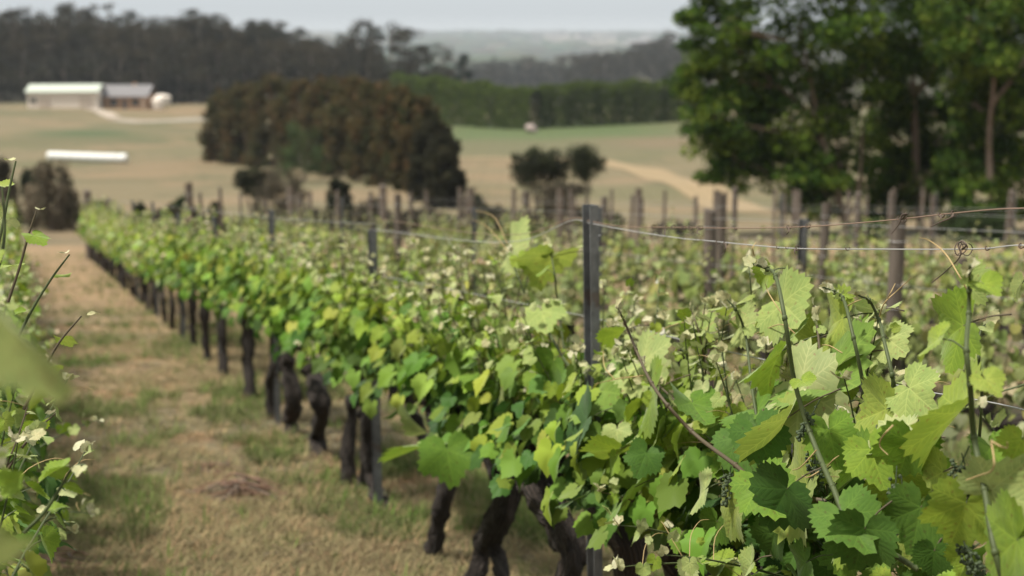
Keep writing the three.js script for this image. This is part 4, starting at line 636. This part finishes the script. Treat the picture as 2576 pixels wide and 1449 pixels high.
broadTree(2790, 54, 'broad dark green tree whose crown fills the upper right corner', [[2760, 120, 170, 0, 1800], [2800, 380, 160, 0, 1800], [2780, -80, 160, 0, 1500]], [[[2790, 640], [2785, 450], [2790, 200], [2790, -60]]], 24, 0.16);

// shrubs at the foot of the vineyard
function shrub(b, z, w, h, label, colors, seed, mat = dullLeafMat, open = 0.15, n = 2600) {
  const r = rng(seed), base = place(b, z), g = thing('shrub', label, 'shrub', base), W = metres(w, z) / 2, H = metres(h, z), cl = [];
  for (let k = 0; k < 5; k++) { const a = r.in(0, 6.28), q = W * r.in(0.2, 0.6); part('stem', limb([V(Math.cos(a) * 0.05, -0.1, Math.sin(a) * 0.05), V(Math.cos(a) * q * 0.5, H * 0.35, Math.sin(a) * q * 0.5), V(Math.cos(a) * q, H * 0.72, Math.sin(a) * q)], [0.05, 0.03, 0.012], 5, 3, 0.2, k + seed), gumBark, g); }
  for (let k = 0; k < 34; k++) { const a = r.in(0, 6.28), f = r(), q = W * Math.sqrt(r()) * 0.85 * Math.sqrt(Math.max(0.1, 1 - f * f * 0.85)), y = H * lerp(open, 0.86, f); cl.push([V(Math.cos(a) * q, y, Math.sin(a) * q), W * r.in(0.16, 0.34), H * r.in(0.10, 0.17), W * r.in(0.16, 0.34), Math.round(n / 26)]); }
  part('crown', crown(r, cl, 0.17, colors, 2.1), mat, g); return g;
}
const DARK = [[0.030, 0.037, 0.017], [0.038, 0.045, 0.020], [0.024, 0.028, 0.016]], GREY = [[0.096, 0.080, 0.054], [0.074, 0.066, 0.046], [0.058, 0.055, 0.040]], GREEN = [[0.039, 0.066, 0.020], [0.053, 0.076, 0.027], [0.032, 0.050, 0.018]];
shrub(84, 74, 100, 120, 'dark leafy shrub beside the left end of the white wrapped bales', DARK, 31, dullLeafMat, 0.5);
shrub(135, 57, 140, 200, 'tall grey-brown shrub at the end of the lane at left', [[0.20, 0.165, 0.115], [0.155, 0.13, 0.09], [0.10, 0.09, 0.06]], 132, dullLeafMat, 0.05, 3000);
shrub(95, 60, 110, 130, 'low dusty shrub left of the tall grey-brown one', [[0.20, 0.165, 0.115], [0.155, 0.13, 0.09]], 133, dullLeafMat, 0.05, 1500);
shrub(175, 59, 90, 110, 'low pale shrub right of the tall grey-brown one', [[0.20, 0.165, 0.115], [0.155, 0.13, 0.09]], 134, dullLeafMat, 0.05, 1500);
shrub(20, 57, 90, 190, 'pale brown shrub at the left edge past the lane', GREY, 33);
shrub(640, 66, 130, 150, 'dark sprawling shrub below the brown conifers', [...DARK, GREY[1]], 34, dullLeafMat, 0.45);
shrub(705, 60, 180, 170, 'loose grey-brown shrub behind the posts, below the conifers', GREY, 35, dullLeafMat, 0.1, 2000);
shrub(455, 52, 120, 110, 'rounded green shrub between the posts at left', GREEN, 36, dullLeafMat, 0.1);
shrub(358, 52, 60, 90, 'small dark shrub behind the steel posts at left', DARK, 37);
shrub(545, 52, 55, 90, 'small dark shrub right of the rounded green one', DARK, 38);
shrub(855, 60, 85, 130, 'dark upright shrub below the middle of the conifers', DARK, 39, dullLeafMat, 0.25);
shrub(1360, 62, 175, 215, 'dark bush with a leafy crown over bare stems, left of the steel post', DARK, 40, dullLeafMat, 0.55, 3600);
shrub(1465, 63, 135, 215, 'dark bush with a tufted crown behind the steel post', DARK, 41, dullLeafMat, 0.62, 2600);
shrub(1420, 59, 260, 130, 'loose grey-brown scrub below the two dark bushes', GREY, 42, dullLeafMat, 0.1, 2600);
shrub(1195, 58, 70, 95, 'small dark shrub right of the conifers', DARK, 43, dullLeafMat, 0.3);
shrub(1060, 54, 150, 70, 'low brown scrub at the foot of the last conifer', GREY, 44);
shrub(1125, 52, 50, 60, 'small bright green shrub right under the last conifer', [[0.05, 0.10, 0.025], [0.06, 0.12, 0.03]], 45);
shrub(940, 58, 130, 90, 'low grey scrub in front of the conifers', GREY, 46, dullLeafMat, 0.1, 1500);
shrub(2450, 47, 230, 90, 'low dark growth under the right-hand trees', [...GREEN, DARK[0]], 47, dullLeafMat, 0.1, 3200);
shrub(2180, 48, 170, 60, 'low green growth under the twin trunks', GREEN, 48, dullLeafMat, 0.1, 1800);
shrub(1700, 50, 150, 50, 'low dry scrub at the end of the rows, right of the steel post', GREY, 49, dullLeafMat, 0.1, 1300);

{ // dry scrub along the foot of the rows
  const r = rng(55);
  for (let k = 0; k < 20; k++) { const b = 250 + k * 68 + r.in(-22, 22); shrub(b, r.in(48, 57) - smooth(900, 1600, b) * 5, r.in(90, 170), r.in(45, 100), `dry brown scrub at the foot of the rows, ${ORD[k]} patch from the left`, r() < 0.4 ? [...GREY, DARK[1]] : GREY, 560 + k, dullLeafMat, 0.05, Math.round(r.in(900, 1700))).userData.group = 'dry scrub at the foot of the rows'; }
}
// the brown conifers that curve down the paddock
function conifer(b, z, h, w, label, seed, colors) {
  const r = rng(seed), base = place(b, z), g = thing('conifer', label, 'conifer', base, 'brown conifers of the windbreak'), H = metres(h, z), W = metres(w, z) / 2, cl = [];
  part('trunk', limb([V(0, -0.3, 0), V(0.05, H * 0.4, 0), V(0, H * 0.9, 0)], [0.28, 0.2, 0.04], 7, 3, 0.2, seed), treeBark, g);
  for (let k = 0; k < 110; k++) { const f = r(), a = r.in(0, 6.28), prof = f < 0.6 ? 1 : Math.cos((f - 0.6) / 0.4 * 1.3), q = W * 1.12 * prof * r.in(0.5, 0.98); cl.push([V(Math.cos(a) * q, H * (0.01 + 0.94 * f), Math.sin(a) * q), W * 0.24, H * 0.10, W * 0.24, 70]); }
  part('crown', crown(r, cl, 0.5, colors, 2.6, -0.9), dullLeafMat, g);
}
const BROWN = [[0.092, 0.068, 0.027], [0.073, 0.061, 0.024], [0.056, 0.055, 0.022], [0.047, 0.055, 0.020], [0.110, 0.069, 0.030]], BROWN_SHADED = [[0.030, 0.030, 0.015], [0.037, 0.034, 0.016], [0.026, 0.027, 0.013]];  // second list puts the shade at the right end of the windbreak into leaf colour
[[570, 160, 175, 110], [620, 157, 195, 130], [690, 152, 225, 140], [760, 146, 215, 130], [830, 138, 230, 140], [890, 130, 240, 140], [950, 120, 250, 140], [1005, 110, 245, 140], [1055, 100, 235, 130], [1095, 90, 200, 115], [1120, 82, 150, 85]].forEach(([b, z, h, w], k) => conifer(b, z, h, w, `brown-green conifer of the windbreak, ${ORD[k]} from its left end`, 300 + k, k > 8 ? BROWN_SHADED : BROWN));
shrub(765, 122, 165, 165, 'rounded green tree standing before the brown conifers', [[0.050, 0.080, 0.026], [0.066, 0.098, 0.034], [0.038, 0.060, 0.022]], 50, dullLeafMat, 0.1, 4200);

// the clipped dark hedge beyond the paddock
function hedge(b0, b1, z0, z1, h0, h1, label, seed) {
  const r = rng(seed), A = place(b0, z0), B = place(b1, z1), g = thing('hedge', label, 'hedge', A.clone().lerp(B, 0.5).setY(Math.min(A.y, B.y)), 'dark hedge'), c = g.position, a = new Acc(), n = 26000, cols = [[0.076, 0.112, 0.018], [0.056, 0.087, 0.015], [0.097, 0.129, 0.023], [0.046, 0.074, 0.013]], dir = B.clone().sub(A).setY(0).normalize(), out = V(-dir.z, 0, dir.x);
  for (let k = 0; k < n; k++) {
    const f = r(), p = A.clone().lerp(B, f), H = lerp(metres(h0, z0), metres(h1, z1), f) * (0.94 + 0.14 * noise(f * 14 + seed, 1) + 0.05 * noise(f * 50, 2)), bulge = 1.6 + 0.7 * (noise(f * 17 + 3, seed) - 0.5), top = r() < 0.3, y = top ? H * r.in(0.93, 1.03) : H * Math.pow(r(), 0.85), s = top ? r.in(-1, 1) : (r() < 0.5 ? -1 : 1) * r.in(0.85, 1.05), round = y > H * 0.82 ? Math.sqrt(Math.max(0.1, 1 - ((y / H - 0.82) / 0.22) ** 2)) : 1;
    p.addScaledVector(out, s * bulge * round); const q = V(r.in(-1, 1), r.in(-0.4, 1.4), r.in(-1, 1)).normalize(), w = V(r.in(-1, 1), r.in(-1, 1), r.in(-1, 1)).cross(q).normalize(), sz = r.in(0.3, 0.65), col = r.pick(cols), m = r.in(0.75, 1.3);
    a.blade(p.x - c.x, ground(p.x, p.z) + y - c.y, p.z - c.z, q.x * sz * 0.5, q.y * sz * 0.5, q.z * sz * 0.5, w.x * sz * 0.3, w.y * sz * 0.3, w.z * sz * 0.3, [col[0] * m, col[1] * m, col[2] * m]);
  }
  part('foliage', a.geo(), dullLeafMat, g);
  for (let k = 0; k < 9; k++) { const p = A.clone().lerp(B, (k + 0.5) / 9); p.y = ground(p.x, p.z); p.sub(c); part('trunk', limb([p.clone().addScaledVector(UP, -0.3), p.clone().addScaledVector(UP, 2), p.clone().addScaledVector(UP, 4.4)], [0.16, 0.12, 0.05], 6, 2, 0.2, k), treeBark, g); }
}
hedge(1000, 1350, 250, 226, 106, 98, 'left length of tall dark green hedge beyond the paddock', 61);
hedge(1358, 1760, 228, 236, 100, 98, 'right length of tall dark green hedge beyond the paddock', 62);

// woodland: gum trees, five kinds of crown, then clones
function gum(seed, H, W, colors, bare) {
  const r = rng(seed), g = new THREE.Group(), cl = [];
  part('trunk', limb([V(0, -0.6, 0), V(r.in(-0.4, 0.4), H * 0.3, 0), V(r.in(-0.6, 0.6), H * 0.6, 0), V(r.in(-0.6, 0.6), H * 0.88, 0)], [0.42, 0.32, 0.2, 0.06], 7, 3, 0.1, seed), gumBark, g);
  for (let k = 0; k < 30; k++) { const a = r.in(0, 6.28), f = r(), q = W * Math.sqrt(r()) * (0.5 + 0.5 * Math.sin(f * 3.0)), y = H * lerp(bare, 0.93, f), c = V(Math.cos(a) * q, y, Math.sin(a) * q), s = W * r.in(0.24, 0.42); cl.push([c, s, s * 0.62, s, 70]); if (k < 6) part('limb', limb([V(0, y * 0.62, 0), c.clone().multiplyScalar(0.5).setY(y * 0.82), c], [0.14, 0.09, 0.03], 5, 2), gumBark, g); }
  part('crown', crown(r, cl, 0.62, colors, 1.8, 0.3), dullLeafMat, g); return g;
}
const OLIVE = [[0.045, 0.040, 0.024], [0.037, 0.034, 0.021], [0.055, 0.044, 0.026], [0.031, 0.029, 0.021]], DUSK = [[0.034, 0.032, 0.023], [0.026, 0.028, 0.021], [0.040, 0.038, 0.021]];
const gums = [gum(71, 17, 5.8, OLIVE, 0.2), gum(72, 19, 5.4, DUSK, 0.25), gum(73, 15, 6.2, OLIVE, 0.12), gum(74, 20, 5, OLIVE, 0.3), gum(75, 13, 5.8, DUSK, 0.06), gum(76, 9, 5.2, DUSK, 0.04)];
function addGum(v, b, z, s, label, group, turn, name = 'gum_tree') { const g = gums[v].clone(); g.name = numbered(name); g.position.copy(place(b, z)); g.scale.setScalar(s); g.rotation.y = turn; tag(g, label, 'tree', group); scene.add(g); return g; }
{
  const r = rng(77);
  for (let k = 0; k < 165; k++) {
    const row = k % 5, b = -60 + (k * 61.8) % 1010, z = [330, 346, 370, 405, 450][row] + r.in(-8, 8); if (b > 70 && b < 420 && row === 0 && z < 322) continue;
    const lower = smooth(450, 950, b); addGum(row === 0 ? r.pick([4, 2, 5, 4]) : r.pick([0, 1, 2, 3]), b + r.in(-8, 8), z, r.in(0.82, 1.12) * (row === 0 ? 0.95 : lerp(1.0, 0.74, lower)), `${row === 0 ? 'low dull gum tree at the wood edge' : row === 1 ? 'dull olive gum tree in the second rank of the wood' : row === 2 ? 'tall olive gum tree in the third rank of the wood' : row === 3 ? 'olive gum tree in the fourth rank of the wood' : 'gum tree on the wooded skyline'} ${b < 70 ? 'left of the shed' : b < 260 ? 'above the shed' : b < 380 ? 'above the brick house' : b < 530 ? 'right of the brick house' : b < 730 ? 'above the left conifers' : 'above the middle conifers'}`, 'gum trees of the wood at upper left', r.in(0, 6.28));
  }
  [[905, 335, 3, 1.02], [945, 330, 1, 0.95], [985, 328, 0, 1.12], [1030, 332, 1, 0.92], [1075, 335, 2, 0.92], [1110, 338, 0, 0.78], [1010, 322, 5, 0.9], [900, 325, 4, 0.8], [1090, 326, 5, 0.8]].forEach(([b, z, v, s], k) => addGum(v, b, z, s, `tall grey-brown gum tree behind the hedge, ${ORD[k]} planted of that clump`.replace('planted of that clump', 'of its clump from left as set'), 'clump of tall gum trees behind the conifers', r.in(0, 6.28)));
  // the wooded ridges at the right
  for (let k = 0; k < 130; k++) { const b = 1150 + (k * 97.3) % 640, right = b > 1430, z = right ? 760 + r.in(-70, 120) : 940 + r.in(-90, 160); addGum(r.pick([2, 4, 5, 4]), b, z, r.in(0.95, 1.35), right ? `small grey-brown tree on the dark ridge at right${b > 1600 ? ' beside the broad trees' : ' above the hedge'}` : `small hazy tree on the far slope ${b < 1300 ? 'left of' : 'around'} the sand clearing`, 'trees of the wooded ridge', r.in(0, 6.28), 'ridge_tree'); }
}
function darkCone(b, z, h, w, label, seed) {
  const r = rng(seed), base = place(b, z), g = thing('pine_tree', label, 'tree', base), H = metres(h, z), W = metres(w, z) / 2, cl = [];
  part('trunk', limb([V(0, -0.4, 0), V(0, H * 0.5, 0), V(0, H * 0.95, 0)], [0.3, 0.2, 0.04], 7, 2), treeBark, g);
  for (let k = 0; k < 22; k++) { const f = r(), a = r.in(0, 6.28), q = W * (1 - f * 0.9) * r.in(0.4, 0.8); cl.push([V(Math.cos(a) * q, H * (0.08 + 0.9 * f), Math.sin(a) * q), W * 0.3, H * 0.07, W * 0.3, 70]); }
  part('crown', crown(r, cl, 0.6, [[0.018, 0.034, 0.022], [0.024, 0.042, 0.026], [0.016, 0.026, 0.018]], 2.2), dullLeafMat, g);
}
darkCone(1168, 318, 125, 90, 'dark green pine right of the tall gum clump', 81); darkCone(735, 322, 110, 70, 'dark green pine in the wood above the brown conifers', 82); darkCone(600, 340, 130, 60, 'dark green pine in the middle of the upper left wood', 83);
darkCone(1242, 900, 70, 40, 'narrow dark pine on the skyline, left of a pair', 84); darkCone(1412, 900, 68, 36, 'narrow dark pine on the skyline, right of a pair', 85); darkCone(1300, 900, 55, 50, 'broad dark pine on the skyline between the narrow pair', 86);

// ---------------------------------------------------------------- buildings and far things
const cream = std([0.64, 0.58, 0.51], 0.85), paleGreen = std([0.40, 0.44, 0.38], 0.85), greyRoof = std([0.15, 0.145, 0.15], 0.8), brick = std([0.42, 0.27, 0.17], 0.9), glassDark = std([0.05, 0.055, 0.06], 0.15), whiteWrap = new THREE.MeshStandardMaterial({ color: rgb(0.62, 0.62, 0.60), roughness: 0.5 }), concrete = std([0.66, 0.60, 0.53], 0.9);
const box = (w, h, d, x, y, z) => { const g = new THREE.BoxGeometry(w, h, d); g.translate(x, y, z); return g; };
function gable(w, rise, d, over) { const s = new THREE.Shape(); s.moveTo(-d / 2 - over, -0.12); s.lineTo(0, rise); s.lineTo(d / 2 + over, -0.12); s.lineTo(d / 2 + over, 0.0); s.lineTo(0, rise + 0.14); s.lineTo(-d / 2 - over, 0.0); const g = new THREE.ExtrudeGeometry(s, { depth: w + over * 2, bevelEnabled: false }); g.translate(0, 0, -w / 2 - over); g.rotateY(Math.PI / 2); return g; }
{
  const z = 292, c = place(170, z), W = metres(168, z), g = thing('farm_shed', 'long cream farm shed with a pale green roof at left', 'shed', c);
  part('wall', box(W, 3.9, 9, 0, 1.65, 0), cream, g); const roof = part('roof', gable(W, 1.1, 9, 0.4), paleGreen, g); roof.position.y = 3.6;
  for (const [x, w] of [[-W * 0.26, 2.1], [W * 0.33, 2.4]]) { const d = part('door', box(w, 2.5, 0.1, x, 1.15, 4.56), std([0.42, 0.36, 0.30], 0.8), g); part('handle', box(0.1, 0.3, 0.08, x + w * 0.35, 1.1, 4.65), greyRoof, d); }
  part('window', box(1.2, 0.9, 0.1, -W * 0.42, 1.9, 4.56), glassDark, g); g.rotation.y = 0.1;
}
{
  const z = 297, c = place(316, z), W = metres(128, z), g = thing('farm_house', 'orange brick house with a grey roof joined right of the shed', 'house', c);
  part('wall', box(W, 3.2, 8, 0, 1.2, 0), brick, g); const roof = part('roof', gable(W, 2.0, 8, 0.7), greyRoof, g); roof.position.y = 2.85; part('chimney', box(0.6, 1.2, 0.6, W * 0.2, 1.9, 0), brick, roof);
  for (const [x, w, h] of [[-W * 0.36, 1.2, 1.3], [-W * 0.12, 1.6, 1.4], [W * 0.3, 1.5, 1.3]]) { const q = part('window', box(w, h, 0.1, x, 1.6, 4.06), glassDark, g); part('frame', box(w + 0.2, 0.12, 0.14, x, 1.6 - h / 2 - 0.06, 4.08), cream, q); }
  const d = part('door', box(1.0, 2.2, 0.1, W * 0.09, 1.1, 4.06), std([0.10, 0.09, 0.09], 0.6), g); part('handle', box(0.08, 0.16, 0.06, W * 0.09 + 0.35, 1.1, 4.15), cream, d);
  for (const x of [-W * 0.46, W * 0.46]) part('verandah_post', box(0.14, 2.8, 0.14, x, 1.3, 4.6), cream, g);
}
function tank(b, z, d, h, label) { const c = place(b, z), g = thing('water_tank', label, 'tank', c), R = metres(d, z) / 2, H = metres(h, z); part('barrel', new THREE.LatheGeometry([[0.001, -0.3], [R, -0.3], [R, H * 0.2], [R * 1.02, H * 0.22], [R, H * 0.24], [R, H * 0.5], [R * 1.02, H * 0.52], [R, H * 0.54], [R, H * 0.8]].map(([x, y]) => new THREE.Vector2(x, y)), 24), concrete, g); part('lid', new THREE.LatheGeometry([[R * 1.03, H * 0.79], [R * 0.7, H * 0.93], [R * 0.2, H], [0.001, H]].map(([x, y]) => new THREE.Vector2(x, y)), 24), concrete, g); }
tank(397, 294, 28, 30, 'pale round water tank standing right of the brick house');
tank(408, 316, 44, 26, 'pale round tank half hidden among the gum trees above the house');
{ // wrapped bales lying end to end
  const r = rng(91), A = place(122, 158), B = place(320, 156), n = 9, R = metres(24, 157) / 2;
  for (let k = 0; k < n; k++) {
    const p = A.clone().lerp(B, (k + 0.5) / n), len = A.distanceTo(B) / n, pts = [[0.001, -len * 0.49], [R * 0.86, -len * 0.49], [R * 0.97, -len * 0.44], [R, -len * 0.3], [R * 1.01, 0], [R, len * 0.3], [R * 0.97, len * 0.44], [R * 0.86, len * 0.49], [0.001, len * 0.49]].map(([x, y]) => new THREE.Vector2(x * r.in(0.98, 1.02), y));
    const g = thing('wrapped_bale', `white plastic wrapped bale in the paddock, ${ORD[k]} from the left of its row`, 'bale', V(p.x, ground(p.x, p.z) + R * 0.96, p.z), 'wrapped bales in a row');
    const m = part('wrap', new THREE.LatheGeometry(pts, 24), whiteWrap, g); m.rotation.z = Math.PI / 2; const s = part('seam', new THREE.TorusGeometry(R * 1.0, 0.012, 5, 24), concrete, g); s.rotation.y = Math.PI / 2; s.position.x = len * 0.2;
  }
}
{ const c = place(1336, 218), g = new THREE.IcosahedronGeometry(0.85, 3), P = g.attributes.position; for (let k = 0; k < P.count; k++) { const q = 1 + 0.35 * (noise(P.getX(k) * 2 + 5, P.getY(k) * 2 + P.getZ(k)) - 0.5); P.setXYZ(k, P.getX(k) * q * 1.1, P.getY(k) * q * 0.95 + 0.55, P.getZ(k) * q); } g.computeVertexNormals(); const m = part('boulder', g, std([0.27, 0.22, 0.20], 0.9)); m.position.copy(c); tag(m, 'pale rounded boulder at the foot of the dark hedge', 'boulder'); }
{ // the sandy clearing on the far slope
  const c = place(1362, 1050), w = metres(120, 1050) / 2, d = 70, s = new THREE.Shape(), r = rng(3); for (let k = 0; k <= 24; k++) { const a = k / 24 * 6.2832, q = 0.85 + 0.3 * noise(Math.cos(a) * 1.5 + 4, Math.sin(a) * 1.5 + 9); const x = Math.cos(a) * w * q, y = Math.sin(a) * d * q; k ? s.lineTo(x, y) : s.moveTo(x, y); }
  const g = new THREE.ShapeGeometry(s, 12); g.rotateX(-Math.PI / 2); const P = g.attributes.position; for (let k = 0; k < P.count; k++) P.setY(k, ground(c.x + P.getX(k), c.z + P.getZ(k)) + 14 - c.y); const m = structure('sand_clearing', g, std([0.68, 0.52, 0.42], 1), 'bare pink sand clearing on the far wooded slope'); m.position.copy(c); g.computeVertexNormals();
}
{ // far plain: woods as one mass, a town of pale houses near the shore
  const r = rng(95), a = new Acc(), blob = new THREE.IcosahedronGeometry(1, 1);
  for (let k = 0; k < 1500; k++) { const z = 1500 + 5200 * Math.pow(r(), 1.2), b = r.in(850, 1800); if (fbm(b * 0.012, z * 0.0014, 3) < 0.42) continue; const p = place(b, z), s = r.in(8, 24); a.add(blob, new THREE.Matrix4().makeScale(s * r.in(1, 2.4), s * r.in(0.5, 0.9), s).setPosition(p), [0.05 * r.in(0.7, 1.3), 0.062 * r.in(0.8, 1.2), 0.045]); }
  tag(part('distant_woodland', a.geo(), std([1, 1, 1], 1, { vertexColors: true })), 'hazy woods scattered over the far coastal plain', 'woodland', null, 'stuff');
  for (let k = 0; k < 46; k++) { const z = r.in(3600, 6300), b = r.in(1330, 1720), c = place(b, z), g = thing('distant_house', 'tiny pale house on the hazy plain near the shore', 'house', c, 'houses on the far plain'), w = r.in(20, 46), h = r.in(8, 15); part('wall', box(w, h, 16, 0, h / 2 - 1, 0), cream, g); const f = part('roof', gable(w, 5, 16, 1), greyRoof, g); f.position.y = h - 1; }
}
// the air between here and the shore
scene.fog = new THREE.FogExp2(rgb(0.80, 0.89, 1.0), 0.00016);

renderer.render(scene, camera);
